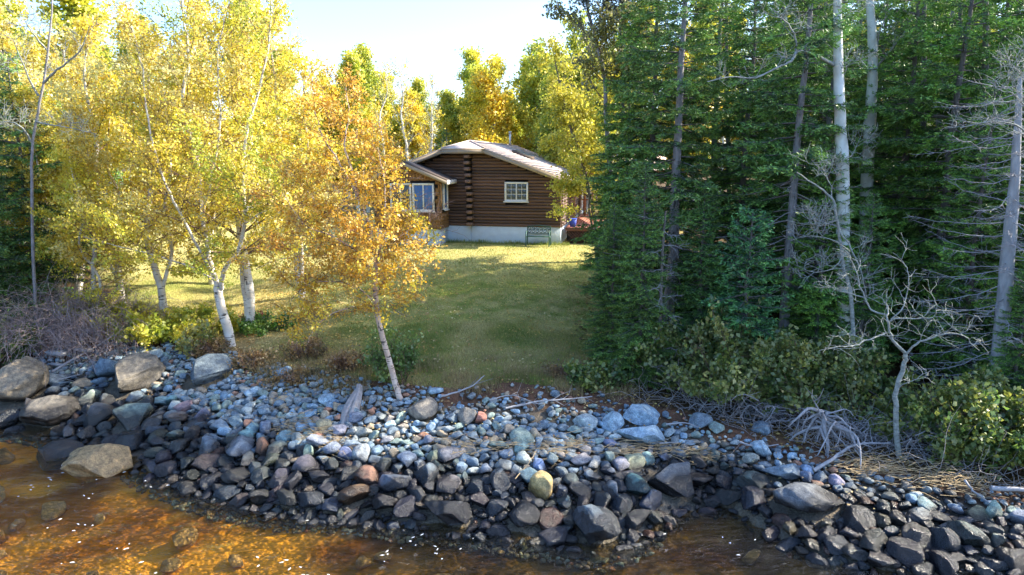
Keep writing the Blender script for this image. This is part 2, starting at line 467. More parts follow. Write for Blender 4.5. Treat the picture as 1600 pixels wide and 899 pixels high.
M = dict(
    ground=ground_mat(), water=water_mat(),
    stone=stone_mat("stone", 'object'), stone_gold=stone_mat("stone_algae", 'object', (0.75, 0.66, 0.55)), stone_mass=stone_mat("stone_mass", 'attr'),
    leaf=leaf_mat("leaf"), leaf_y=leaf_mat("leaf_autumn", trans=0.5, gloss=0.05), needle=leaf_mat("needle", trans=0.15, gloss=0.05, rough=0.45, tint=((0, (.70, .80, .95)), (.35, (1.0, 1.0, 1.0)), (.7, (1.30, 1.22, .95)), (1, (1.0, 1.15, 1.35)))),
    grass=leaf_mat("grass", trans=0.35, gloss=0.02), litter=leaf_mat("litter", trans=0.15, gloss=0.03),
    birch=bark_white("birch_bark"), birch_o=bark_white("young_birch_bark", base=(0.62, 0.52, 0.44), warm=(0.42, 0.26, 0.18), amount=0.42),
    aspen=bark_white("aspen_bark", base=(0.72, 0.76, 0.74), dark=(0.09, 0.09, 0.08), amount=0.31, warm=(0.45, 0.45, 0.38)),
    twig=simple("twig", (0.16, 0.10, 0.075), 0.85, 0.3, 20), twig_pale=simple("twig_pale", (0.28, 0.30, 0.28), 0.85, 0.5, 14, bump=0.7, stretch=(1, 1, 1.6)),
    dead=simple("dead_wood", (0.31, 0.31, 0.33), 0.85, 0.3, 12, bump=0.3), dead_dark=simple("dead_wood_dark", (0.30, 0.28, 0.28), 0.9, 0.3, 12, bump=0.3),
    trunk=simple("spruce_bark", (0.15, 0.135, 0.125), 0.95, 0.4, 16, bump=0.8, stretch=(1, 1, 0.5)),
    trunk_grey=simple("grey_bark", (0.27, 0.26, 0.27), 0.95, 0.4, 16, bump=0.8, stretch=(1, 1, 0.5)), dead_trunk=simple("dead_trunk", (0.33, 0.34, 0.36), 0.95, 0.35, 9, bump=0.8, stretch=(1, 1, 0.25)),
    brush=simple("brush_stem", (0.36, 0.29, 0.29), 0.85, 0.35, 9), reed=simple("dry_reed", (0.42, 0.31, 0.17), 0.8, 0.35, 7),
    log=simple("log_stain", (0.112, 0.064, 0.044), 0.62, 0.5, 3.0, bump=0.5, bscale=14, stretch=(0.5, 6, 9), orand=0.4),
    logend=simple("log_end", (0.20, 0.12, 0.085), 0.8, 0.3, 20, bump=0.3),
    shake=simple("cedar_shake", (0.26, 0.14, 0.06), 0.85, 0.35, 7, bump=0.5, stretch=(3, 3, 0.8)),
    found=simple("painted_concrete", (0.60, 0.70, 0.80), 0.9, 0.08, 4, bump=0.2),
    fascia=simple("fascia", (0.33, 0.27, 0.21), 0.7, 0.12, 5, bump=0.1, stretch=(1, 6, 6)),
    soffit=simple("soffit", (0.10, 0.07, 0.05), 0.8, 0.2, 5),
    roof=simple("roof_shingle", (0.62, 0.50, 0.43), 0.9, 0.22, 9, bump=0.6, bscale=40),
    roofdark=simple("roof_dark", (0.10, 0.075, 0.065), 0.9, 0.2, 9, bump=0.4),
    white=simple("white_paint", (0.78, 0.78, 0.76), 0.5, 0.05, 5), glass=glass_mat("window_glass"),
    curtain=simple("blue_curtain", (0.07, 0.17, 0.42), 0.8, 0.35, 16, stretch=(6, 6, 0.6)),
    iron=simple("green_iron", (0.03, 0.09, 0.07), 0.55, 0.25, 12, metallic=0.3),
    deck=simple("deck_board", (0.42, 0.17, 0.12), 0.8, 0.2, 6, bump=0.3, stretch=(1, 8, 8)),
    deckwood=simple("deck_wood", (0.45, 0.28, 0.14), 0.8, 0.2, 6, bump=0.3),
    lattice=simple("lattice", (0.12, 0.05, 0.035), 0.8, 0.2, 6),
    dark=simple("dark_void", (0.02, 0.018, 0.016), 0.95, 0.2, 6),
    metal=simple("galvanised", (0.55, 0.55, 0.55), 0.4, 0.1, 5, metallic=0.8),
    blue=simple("blue_plastic", (0.05, 0.10, 0.55), 0.45, 0.1, 5),
    car=simple("car_paint", (0.75, 0.75, 0.76), 0.25, 0.03, 3), rubber=simple("rubber", (0.03, 0.03, 0.03), 0.8, 0.2, 6),
    foam=simple("foam", (0.85, 0.85, 0.82), 0.6, 0.1, 6),
)

# ------------------------------------------------------------------ ground sheet
def axis(a, b, step, lim_lo, lim_hi):
    core = np.arange(a, b, step)
    lo = []; v = a; s = step
    while v > lim_lo: s *= 1.35; v -= s; lo.append(v)
    hi = []; v = core[-1]; s = step
    while v < lim_hi: s *= 1.35; v += s; hi.append(v)
    return np.array(lo[::-1] + list(core) + hi)
def grid_faces(nx, ny):
    i = np.arange(ny - 1)[:, None] * nx + np.arange(nx - 1)[None, :]
    return np.stack([i, i + 1, i + nx + 1, i + nx], -1).reshape(-1, 4)
gx = axis(-19, 19, 0.11, -900, 900); gy = axis(4.5, 33, 0.11, -900, 900)
XX, YY = np.meshgrid(gx, gy)
ZZ = H(XX, YY)
T = bank_t(XX, YY)
# fine soil and gravel relief in the bare zone
bare = sstep(-0.9, -0.1, T) * (1 - sstep(0.98, 1.12, T))
ZZ = ZZ + bare * (fbm(XX * 7, YY * 7, 41, 3) - 0.5) * 0.09
n_a = fbm(XX * 0.35, YY * 0.35, 5); n_b = fbm(XX * 1.3, YY * 1.3, 6); n_c = fbm(XX * 3.1, YY * 3.1, 7)
def lerp(a, b, t): return np.asarray(a) * (1 - t[..., None]) + np.asarray(b) * t[..., None]
green = lerp((0.19, 0.235, 0.055), (0.33, 0.32, 0.11), sstep(0.35, 0.65, n_b))
dry = np.broadcast_to(np.array([0.46, 0.39, 0.17]), green.shape)
lawn = lerp(green, dry, sstep(0.38, 0.60, 0.5 * n_a + 0.5 * n_c) * 0.8)
lawn = lerp(lawn, np.broadcast_to(np.array([0.52, 0.46, 0.20]), green.shape), sstep(22, 29, YY) * 0.75)  # paler towards the cabin: sunlight there put into the lawn colour
# worn dry edge of the lawn above the bank
edge = (1 - sstep(1.0, 2.6, T + (n_b - 0.5) * 1.6))
lawn = lerp(lawn, np.broadcast_to(np.array([0.24, 0.19, 0.11]), green.shape), edge * 0.85)
moss = sstep(0.62, 0.7, fbm(XX * 0.55, YY * 0.8, 15)) * sstep(-1.5, 3, XX) * (1 - sstep(17, 19, YY))
lawn = lerp(lawn, np.broadcast_to(np.array([0.16, 0.24, 0.03]), green.shape), moss * 0.8)
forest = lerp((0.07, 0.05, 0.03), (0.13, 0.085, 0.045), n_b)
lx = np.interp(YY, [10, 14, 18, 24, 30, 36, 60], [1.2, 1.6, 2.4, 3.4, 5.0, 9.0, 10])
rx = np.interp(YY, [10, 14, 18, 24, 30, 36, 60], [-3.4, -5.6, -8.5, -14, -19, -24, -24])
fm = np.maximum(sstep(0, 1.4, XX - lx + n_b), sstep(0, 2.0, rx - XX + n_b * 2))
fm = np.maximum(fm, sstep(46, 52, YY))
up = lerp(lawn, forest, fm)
soil = lerp((0.075, 0.05, 0.04), (0.20, 0.105, 0.07), n_c)
beach = lerp((0.10, 0.09, 0.08), (0.16, 0.14, 0.12), n_c)
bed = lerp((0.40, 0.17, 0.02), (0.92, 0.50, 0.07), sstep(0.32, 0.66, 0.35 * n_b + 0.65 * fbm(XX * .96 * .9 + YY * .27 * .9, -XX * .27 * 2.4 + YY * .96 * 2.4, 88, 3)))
bed = lerp(bed, bed * np.array([.16, .20, .30]), sstep(-3.6, -1.2, XX + (YY - 9) * .55 + (n_a - .5) * 4))  # bed darkens rightwards: dark gravel plus tree shade put into its colour
col = lerp(beach, soil, sstep(0.72, 0.88, T))
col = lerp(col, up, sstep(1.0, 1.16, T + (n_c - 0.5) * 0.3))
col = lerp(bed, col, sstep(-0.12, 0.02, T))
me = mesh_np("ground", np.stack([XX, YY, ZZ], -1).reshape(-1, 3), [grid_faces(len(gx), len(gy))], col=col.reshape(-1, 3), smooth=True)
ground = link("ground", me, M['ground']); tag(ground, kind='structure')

# ------------------------------------------------------------------ water sheet
wx = axis(-14, 14, 0.09, -700, 700); wy = axis(5.0, 16, 0.09, -900, 16.5)
wy = wy[wy < 17.5]
WX, WY = np.meshgrid(wx, wy)
rr = math.radians(-16)
wu = WX * math.cos(rr) - WY * math.sin(rr); wv = WX * math.sin(rr) + WY * math.cos(rr)
WZ = ((fbm(wu * 1.1, wv * 3.2, 61, 3) - 0.5) * 0.095 + (fbm(WX * 4, WY * 6, 62, 2) - 0.5) * 0.016) * (1 - sstep(15, 40, np.hypot(WX, WY)))
me = mesh_np("water", np.stack([WX, WY, WZ], -1).reshape(-1, 3), [grid_faces(len(wx), len(wy))], smooth=True)
water = link("water", me, M['water']); tag(water, kind='structure')

# ================================================================== HOUSE
HA = math.radians(10.6)
E = np.array([math.cos(HA), -math.sin(HA)]); D = np.array([math.sin(HA), math.cos(HA)])
HO = np.array([X(877, 31, 2.9), 31.0]); HZ = 2.2
def proj(p):
    x, y, z = p
    dep = y * CP + (CAM_H - z) * SP; v = (z - CAM_H) * CP + y * SP
    return 800 + FPX * x / dep, 449.5 - FPX * v / dep
def hw(u, v, z): q = HO + u * E + v * D; return np.array([q[0], q[1], z + HZ])
def UZ(px, py, v):
    """house coordinates (u, z) of a picture point on the plane v"""
    u, z = -3.0, 2.0
    for _ in range(25):
        a = proj(hw(u, v, z)); u += (px - a[0]) / 34.0; z += (a[1] - py) / 34.0
    return u, z
house = thing("log_cabin", (HO[0], HO[1], HZ), "dark brown log cabin with white windows and a low clipped gable roof behind the lawn", "cabin", rz=-HA)
W = 9.2; LEN = 13.0; OV = 0.55
FT = UZ(877, 356, 0)[1]                       # top of the foundation
uc1, zc = UZ(757, 233, -OV); uc0, _ = UZ(690, 233, -OV)
RIDGE = (uc0 + uc1) / 2; SL = 0.36
ZP = zc + SL * (uc1 - uc0) / 2                # ridge height
def roofz(u): return ZP - SL * abs(u - RIDGE)
UR = 0.45; UL = 2 * RIDGE - UR               # eaves
ZCAP = zc
COLU = UZ(735, 300, 0)[0]
# foundation: two tones of one painted wall, with the joint under the log column
MB().bbox(COLU + 0.004, -0.03, 0.03, LEN, -0.5, FT, 0.01).build("foundation", M['found'], house)
MB().bbox(2 * RIDGE + 0.1, COLU - 0.012, 0.045, LEN - .1, -0.5, FT - 0.004, 0.01).build("foundation", M['found'], house)
# core behind the logs
cp = [(0 - .1, .10), (2 * RIDGE + .1, .10)]
def gable_poly(u0, u1, z0, dz=0.0):
    us = sorted(set([u0, u1] + [u for u in (uc0, uc1) if u0 < u < u1]))
    return [(u0, z0), (u1, z0)] + [(u, min(roofz(u), ZCAP) - dz) for u in us[::-1]]
poly = gable_poly(2 * RIDGE + 0.12, -0.12, FT, 0.22)
MB().prism([(u, 0, z) for u, z in poly], (0, 0.13, 0), (0, LEN, 0)).build("wall", M['dark'], house)
# windows on the front
wa = UZ(789, 284.5, 0); wb = UZ(825.5, 315, 0)
win = (wa[0], wb[0], wb[1], wa[1])
def window(parent, u0, u1, z0, z1, v, ns=2, grid=(2, 3), fr=0.055, name="window", curtain=False, axis_='u', depth=.08):
    """frame, mullions, muntins, panes; axis 'u' lies in the front plane, 'v' in a side wall at u=v"""
    def mb(lst, nm, mat, par, me=None):
        b = MB()
        for a0, a1, d0, d1, c0, c1 in lst:
            if axis_ == 'u': b.bbox(a0, a1, v + d0, v + d1, c0, c1, .004)
            else: b.bbox(v - d1, v - d0, a0, a1, c0, c1, .004)
        return b.build(nm, mat, par)
    f = mb([(u0, u1, -depth, .02, z1 - fr, z1), (u0, u1, -depth, .02, z0, z0 + fr), (u0, u0 + fr, -depth, .02, z0 + fr, z1 - fr), (u1 - fr, u1, -depth, .02, z0 + fr, z1 - fr)], name, M['white'], parent)
    mb([(u0 - .05, u1 + .05, -depth - .05, -depth, z0 - .045, z0 + 0.0)], "sill", M['white'], f)
    w = (u1 - u0 - 2 * fr) / ns
    for i in range(ns):
        a = u0 + fr + i * w; b = a + w; m_ = .028
        mb([(a + .002, b - .002, -depth + .02, 0.0, z1 - fr - m_, z1 - fr), (a + .002, b - .002, -depth + .02, 0, z0 + fr, z0 + fr + m_),
            (a + .002, a + m_, -depth + .02, 0, z0 + fr + m_, z1 - fr - m_), (b - m_, b - .002, -depth + .02, 0, z0 + fr + m_, z1 - fr - m_)], "sash", M['white'], f)
        gx_, gz_ = grid
        x0, x1, y0, y1 = a + m_, b - m_, z0 + fr + m_, z1 - fr - m_
        for ix in range(gx_):
            for iz in range(gz_):
                pw = (x1 - x0) / gx_; ph = (y1 - y0) / gz_
                mb([(x0 + ix * pw + .009, x0 + (ix + 1) * pw - .009, -.035, -.03, y0 + iz * ph + .009, y0 + (iz + 1) * ph - .009)], "pane", M['curtain'] if curtain else M['glass'], f)
        bars = [(x0 + k * pw - .009, x0 + k * pw + .009, -.05, -.02, y0, y1) for k in range(1, gx_)] + [(x0, x1, -.047, -.023, y0 + k * ph - .009, y0 + k * ph + .009) for k in range(1, gz_)]
        if bars: mb(bars, "muntin", M['white'], f)
        mb([(x0, x1, .0, .015, y0, y1)], "backing", M['dark'], f)
    return f
window(house, win[0], win[1], win[2], win[3], -0.02, 2, (2, 3))
# logs, each its own part
LH = 0.142; k = 0; z = FT + 0.002
rngl = random.Random(5)
bay_r = UZ(700, 330, 0)[0]; bay_l = bay_r - 3.0
def log(u0, u1, z0, z1, v=0.0):
    b = MB(); nseg = 6; prof = []
    for i in range(nseg + 1):
        a = PI * i / nseg
        prof.append((v + 0.13 - (0.105 + 0.065 * math.sin(a)), (z0 + z1) / 2 - math.cos(a) * (z1 - z0) * .5 * 0.985))
    prof += [(v + .14, z1 * .985 + z0 * .015), (v + .14, z0 * .985 + z1 * .015)]
    b.prism([(0, y_, z_) for y_, z_ in prof], (u0, 0, 0), (u1, 0, 0))
    o = b.build("log", M['log'], house)
    for p in o.data.polygons: p.use_smooth = False
while z < ZCAP - .18:
    z1 = z + LH
    ur = min(-0.02, RIDGE + (ZP - .17 - z1) / SL) if z1 < ZCAP - .16 else uc1
    ul = max(2 * RIDGE + .02, RIDGE - (ZP - .17 - z1) / SL)
    segs = [(ul, COLU - .10), (COLU + .10, ur)]
    for (a, b) in segs:
        if b - a < .15: continue
        jit = rngl.uniform(-.008, .008)
        cut = [(a, b)]
        if z1 > win[2] - .04 and z < win[3] + .0:
            cut = []
            for (p, q) in [(a, b)]:
                if q > win[0] and p < win[1]:
                    if win[0] - p > .1: cut.append((p, win[0]))
                    if q - win[1] > .1: cut.append((win[1], q))
                else: cut.append((p, q))
        for (p, q) in cut: log(p, q, z, z1, jit + (0.03 if b < COLU else 0.0))
    z = z1; k += 1
# column of crossing log ends
z = FT + .03; k = 0
while z < ZCAP - .25:
    sh = -0.10 * sstep(1.2, 2.6, z - FT)
    u0 = COLU - .11 + float(sh) + rngl.uniform(-.015, .015); wd = .27
    if k % 2 == 0:
        MB().bbox(u0, u0 + wd, -.40 + rngl.uniform(-.03, .03), .12, z, z + .150, .025).build("log_end", M['logend'], house)
    else:
        MB().bbox(u0 - .06, u0 + wd - .05, -.12, .12, z + .004, z + .126, .02).build("log_end", M['dark'], house)
    z += .150 if k % 2 == 0 else .130
    k += 1
# right gable-side wall: stacked logs seen end on at the corner
z = FT
while z < roofz(0) - .2:
    log_b = MB().bbox(-0.07, 0.05, .15, LEN, z + .004, z + LH, .03); log_b.build("side_log", M['log'], house); z += LH
# fascia boards
FW = 0.20; tk = .04
def slab(name, pts, thick, mat, parent):
    b = MB(); n_ = len(pts); A = [np.array(p, float) for p in pts]
    b.prism(A, (0, 0, 0), (0, 0, -thick)); return b.build(name, mat, parent)
for (a, za), (b, zb) in (((uc1, ZCAP), (UR, roofz(UR))), ((UL, roofz(UL)), (uc0, ZCAP)), ((uc0 + .003, ZCAP), (uc1 - .003, ZCAP))):
    MB().prism([(a, 0, za - .012), (b, 0, zb - .012), (b, 0, zb - FW), (a, 0, za - FW)], (0, -OV, 0), (0, -OV + tk, 0)).build("fascia", M['fascia'], house)
# roof planes: right, left and the clipped front hip
HV = 0.75                                     # how far back the clip runs
for s_ in (1, -1):
    ue = UR if s_ > 0 else UL; uc = uc1 if s_ > 0 else uc0
    zz_ = roofz(ue)
    pts = [(uc, -OV - .02, ZCAP + .0), (ue, -OV - .02, zz_), (ue, LEN + .5, zz_), (RIDGE, LEN + .5, ZP), (RIDGE, HV, ZP)]
    b = MB(); b.prism(pts, (0, 0, .03), (0, 0, -.015)); b.build("roof", M['roof'], house)
b = MB(); b.prism([(uc0, -OV - .024, ZCAP + .002), (uc1, -OV - .024, ZCAP + .002), (RIDGE, HV, ZP + .002)], (0, 0, .032), (0, 0, -.012)); b.build("roof", M['roof'], house)
b = MB(); b.prism([(uc0, -OV + .05, ZCAP - .09), (UL + .05, -OV + .05, roofz(UL + .05) - .09), (UL + .05, .2, roofz(UL + .05) - .09), (uc0, .2, ZCAP - .09)], (0, 0, .03), (0, 0, 0))
b.prism([(uc1, -OV + .05, ZCAP - .09), (UR - .05, -OV + .05, roofz(UR - .05) - .09), (UR - .05, .2, roofz(UR - .05) - .09), (uc1, .2, ZCAP - .09)], (0, 0, .03), (0, 0, 0))
b.prism([(uc0 + .002, -OV + .05, ZCAP - .09), (uc1 - .002, -OV + .05, ZCAP - .09), (uc1 - .002, .2, ZCAP - .09), (uc0 + .002, .2, ZCAP - .09)], (0, 0, .028), (0, 0, 0))
b.build("soffit", M['soffit'], house)
# shingle course lips and hip caps
b = MB()
for i in range(26):
    t = (i + 1) / 27; u = RIDGE + (UR - RIDGE) * t; vv = -OV + .0 if u > uc1 else -OV + (HV + OV) * (uc1 - u) / (uc1 - RIDGE)
    b.prism([(u, 0, roofz(u) + .031), (u + .16, 0, roofz(u + .16) + .042), (u + .165, 0, roofz(u + .165) + .031)], (0, vv, 0), (0, LEN + .45, 0))
o = b.build("shingle_course", M['roof'], house); tag(o, kind='stuff')
b = MB(); b.bar((uc1, -OV - .02, ZCAP + .05), (RIDGE, HV, ZP + .05), .035, 6); b.bar((uc0, -OV - .02, ZCAP + .05), (RIDGE, HV, ZP + .05), .035, 6); b.bar((RIDGE, HV, ZP + .05), (RIDGE, LEN + .5, ZP + .05), .035, 6)
b.build("ridge_cap", M['roof'], house)
# skylight and stove pipe
su0 = RIDGE + 1.35; su1 = su0 + 1.0
b = MB(); b.prism([(su0, 0, roofz(su0) + .0), (su1, 0, roofz(su1) + .0), (su1, 0, roofz(su1) + .16), (su0, 0, roofz(su0) + .16)], (0, 4.2, 0), (0, 5.3, 0))
sk = b.build("skylight", M['soffit'], house)
b = MB(); b.prism([(su0 + .06, 0, roofz(su0 + .06) + .163), (su1 - .06, 0, roofz(su1 - .06) + .163), (su1 - .06, 0, roofz(su1 - .06) + .175), (su0 + .06, 0, roofz(su0 + .06) + .175)], (0, 4.26, 0), (0, 5.24, 0)); b.build("pane", M['glass'], sk)
cu = UZ(797, 226, 10.5)[0]
b = MB(); b.bar((cu, 10.5, roofz(cu) - .1), (cu, 10.5, ZP + .75), .065, 12); pipe = b.build("stove_pipe", M['metal'], house, smooth=False)
b = MB(); b.bar((cu, 10.5, ZP + .75), (cu, 10.5, ZP + .84), .09, 12); b.build("cap", M['metal'], pipe)

# bay on the left: shake clad, with its own little gable
BD = 1.35                                      # depth of the bay
ub, _ = UZ(688, 330, -BD); BW = 3.1; ua = ub - BW
bt = UZ(704, 268, -BD - .35); bp_ = UZ(636, 250, -BD - .35)
BSL = 0.40; bR = (ua + ub) / 2; bpeak = UZ(640, 254, -BD - .35)[1]
def bz(u): return bpeak - BSL * abs(u - bR)
bay = house
MB().prism([(ua, 0, FT - .02), (ub, 0, FT - .02), (ub, 0, bz(ub) - .1), (bR, 0, bpeak - .1), (ua, 0, bz(ua) - .1)], (0, -BD, 0), (0, -.02, 0)).build("bay_wall", M['dark'], house)
MB().bbox(ua + .06, ub - .06, -BD + .06, -.01, -.5, FT - .03, .01).build("foundation", M['found'], house)
bwa = UZ(645, 286.5, -BD); bwb = UZ(679.5, 330.5, -BD)
w3 = (bwa[0] - (bwb[0] - bwa[0]) / 2 * 1.06, bwb[0], bwb[1], bwa[1])
window(house, bwa[0] - 1.05, bwa[0] - .06, w3[2], w3[3], -BD - .035, 2, (1, 1), curtain=False)
window(house, bwa[0], w3[1], w3[2], w3[3], -BD - .035, 2, (1, 1), curtain=True)
sv = -BD + .30
window(house, sv, sv + .62, w3[2] + .05, w3[3] + .08, ub + .035, 1, (1, 1), axis_='v', curtain=True)
MB().bbox(ub + .0, ub + .06, -BD + .03, -BD + .12, w3[2] + .35, w3[3] + .0, .01).build("sunlit_corner_strip", M['deckwood'], house)  # wood strip added to stand for the sunlit edge of the bay corner
# shakes
b = MB(); rs = random.Random(3)
def shakes(b, a0, a1, zt_fn, face, holes):
    z = FT - .03; r = 0
    while z < bpeak:
        a = a0 + (r % 2) * .06
        while a < a1 - .02:
            w_ = rs.uniform(.09, .19); q = min(a + w_, a1)
            mid = (a + q) / 2; zz1 = z + .20 + rs.uniform(-.012, .012)
            ok = z + .2 < zt_fn(mid)
            for h0, h1, hz0, hz1 in holes:
                if q > h0 + .0 and a < h1 and zz1 > hz0 and z < hz1: ok = False
            if ok:
                t0 = .028 + rs.uniform(0, .008); zz0 = z + rs.uniform(-.015, .015)
                if face == 'f': v = [(a + .004, -BD, zz0), (q - .004, -BD, zz0), (q - .004, -BD - t0, zz0), (a + .004, -BD - t0, zz0), (a + .004, -BD, zz1), (q - .004, -BD, zz1), (q - .004, -BD - .008, zz1), (a + .004, -BD - .008, zz1)]
                else: v = [(ub, a + .004, zz0), (ub, q - .004, zz0), (ub + t0, q - .004, zz0), (ub + t0, a + .004, zz0), (ub, a + .004, zz1), (ub, q - .004, zz1), (ub + .008, q - .004, zz1), (ub + .008, a + .004, zz1)]
                b.add(v, [(0, 1, 2, 3), (4, 7, 6, 5), (3, 2, 6, 7), (0, 3, 7, 4), (1, 5, 6, 2), (0, 4, 5, 1)])
            a = q
        z += .165; r += 1
shakes(b, ua, ub, lambda u: bz(u) - .02, 'f', [(bwa[0] - 1.07, w3[1] + .02, w3[2] - .04, w3[3])])
shakes(b, -BD, -.05, lambda u: bz(ub) - .02, 's', [(sv, sv + .62, w3[2] + .05, w3[3] + .08)])
tag(b.build("shake", M['shake'], house), kind='stuff')
for s_ in (1, -1):
    u0 = bR; u1 = bR + s_ * (BW / 2 + .42); vf = -BD - .35
    MB().prism([(u0, vf, bz(u0)), (u1, vf, bz(u1)), (u1, -.01, bz(u1)), (u0, -.01, bz(u0))], (0, 0, .045), (0, 0, .0)).build("roof", M['roofdark'], house)
    MB().prism([(u0, 0, bz(u0) - .004), (u1, 0, bz(u1) - .004), (u1, 0, bz(u1) - .17), (u0, 0, bz(u0) - .17)], (0, vf + .0, 0), (0, vf + .04, 0)).build("fascia", M['fascia'], house)
    MB().prism([(u1, vf + .05, bz(u1) - .12), (u1 - s_ * .45, vf + .05, bz(u1 - s_ * .45) - .12), (u1 - s_ * .45, -.1, bz(u1 - s_ * .45) - .12), (u1, -.1, bz(u1) - .12)], (0, 0, .02), (0, 0, 0)).build("soffit", M['soffit'], house)
MB().bbox(bR + BW / 2 + .40, bR + BW / 2 + .45, -BD - .34, -.1, bz(ub + .42) - .165, bz(ub + .42) + .02, .004).build("fascia", M['white'], house)  # right-facing fascia in white: the sunlight on it put into the colour

# deck with porch roof at the right of the cabin
deck = thing("deck", tuple(hw(0.15, .4, 0)), "red-brown timber deck with lattice skirt and posts beside the log cabin", "deck", rz=-HA)
DX = 4.2; DV = 8.0; DZ = FT - .02
nb = int(DX / .145)
bm_ = MB().bbox(0, .138, 0, DV, DZ - .04, DZ, .006).mesh("board")
bm_.materials.append(M['deck'])
for i in range(nb):
    o = link("board", bm_, None, deck); o.location = (i * .145, 0, 0)
MB().bbox(0, DX, -.04, .0, DZ - .17, DZ - .004, .006).build("rim_board", M['lattice'], deck)
b = MB()
for i in range(-8, 46):
    for sgn in (1, -1):
        x0 = i * .13; p0 = np.array([x0, 0, 0.0]); hgt = DZ - .18
        x1 = x0 + sgn * hgt
        if sgn < 0: x0 += .05; x1 += .05
        a, c = (x0, x1)
        if min(a, c) < -.02 or max(a, c) > DX: continue
        yy = -.02 if sgn > 0 else -.034
        b.prism([(a - .018, yy, 0), (a + .018, yy, 0), (c + .018, yy, hgt), (c - .018, yy, hgt)], (0, 0, 0), (0, .012, 0))
tag(b.build("lattice", M['lattice'], deck), kind='stuff')
MB().box(.05, DX - .05, .12, .16, -.3, DZ - .1).build("skirt_backing", M['dark'], deck)
postm = MB().bbox(-.05, .05, -.05, .05, 0, 2.35, .01).mesh("post"); postm.materials.append(M['deckwood'])
rail = MB()
for (x_, y_) in [(.1, 3.0), (1.0, 3.0), (1.9, 3.0), (3.0, 3.0), (4.05, 3.0), (.35, 6.5), (1.5, 6.5), (2.8, 6.5), (4.05, 6.5)]:
    o = link("post", postm, None, deck); o.location = (x_, y_, DZ)
for y_, x0_, x1_ in ((6.5, .15, 4.05),):
    rail.bbox(x0_, x1_, y_ - .03, y_ + .03, DZ + .88, DZ + .93, .005); rail.bbox(x0_, x1_, y_ - .02, y_ + .02, DZ + .10, DZ + .14, .005)
    xx = x0_ + .1
    while xx < x1_: rail.box(xx, xx + .035, y_ - .017, y_ + .017, DZ + .14, DZ + .88); xx += .14
rail.build("railing", M['deckwood'], deck)
MB().bbox(-.05, DX + .2, 2.9, 3.1, DZ + 2.35, DZ + 2.53, .01).build("porch_beam", M['deckwood'], deck)
MB().prism([(-.1, 2.5, DZ + 2.54), (DX + .4, 2.5, DZ + 2.54), (DX + .4, 7.5, DZ + 3.3), (-.1, 7.5, DZ + 3.3)], (0, 0, .05), (0, 0, 0)).build("porch_roof", M['roof'], deck)
# blue bin standing on the deck
b = MB(); b.add([(x_, y_, z_) for z_, s_ in ((0, .12), (.34, .16)) for x_, y_ in ((-s_, -s_), (s_, -s_), (s_, s_), (-s_, s_))], [(0, 3, 2, 1), (4, 5, 6, 7), (0, 1, 5, 4), (1, 2, 6, 5), (2, 3, 7, 6), (3, 0, 4, 7)])
b.bbox(-.175, .175, -.175, .175, .342, .38, .01)
o = b.build("bin", M['blue'], None, tuple(hw(.15 + .3, .75, DZ))); o.rotation_euler = (0, 0, -HA)
tag(o, "small blue bin standing on the deck beside the cabin corner", "bin")

# ---------------------------------------------------------------- garden bench
bu0, _ = UZ(822, 380, -.75); bu1, _ = UZ(860, 380, -.75); bw_ = bu1 - bu0
bx, by = HO + bu0 * E - .75 * D
bench = thing("garden_bench", (bx, by, Hs(bx, by)), "green cast iron garden bench with scrolled back against the white foundation", "bench", rz=-HA)
for i in range(5): MB().bbox(.04, bw_ - .04, -.20 + i * .085, -.20 + i * .085 + .06, .42, .445, .006).build("seat_slat", M['iron'], bench)
for x_ in (0.03, bw_ - .03):
    t = Tubes()
    t.add([(x_, -.25, 0), (x_, -.20, .22), (x_, -.23, .40), (x_, -.20, .62), (x_, -.05, .66), (x_, .18, .64)], .027, 6)
    t.add([(x_, .26, 0), (x_, .19, .22), (x_, .20, .42), (x_, .27, .86)], .027, 6)
    t.add([(x_, -.21, .40), (x_, 0, .40), (x_, .2, .42)], .02, 6)
    t.build("leg", M['iron'], bench)
t = Tubes()
t.add([(.03, .265, .85), (bw_ * .3, .27, .87), (bw_ * .5, .27, .90), (bw_ * .7, .27, .87), (bw_ - .03, .265, .85)], .024, 6)
t.add([(.03, .225, .55), (bw_ - .03, .225, .55)], .02, 6); t.add([(.03, .215, .50), (bw_ - .03, .215, .50)], .016, 6)
ns_ = 6
for i in range(ns_):
    cx_ = .03 + (bw_ - .06) * (i + .5) / ns_; r_ = (bw_ - .06) / ns_ / 2 * .85
    a = np.linspace(0, 2 * PI, 11)
    t.add(np.stack([cx_ + r_ * np.cos(a), .25 + 0 * a, .70 + .13 * np.sin(a)], -1), .015, 5)
    a = np.linspace(0, 3.3 * PI, 14); rr_ = np.linspace(r_ * .8, r_ * .15, 14)
    t.add(np.stack([cx_ + rr_ * np.cos(a), .25 + 0 * a, .70 + rr_ * np.sin(a)], -1), .012, 4)
t.build("backrest", M['iron'], bench)

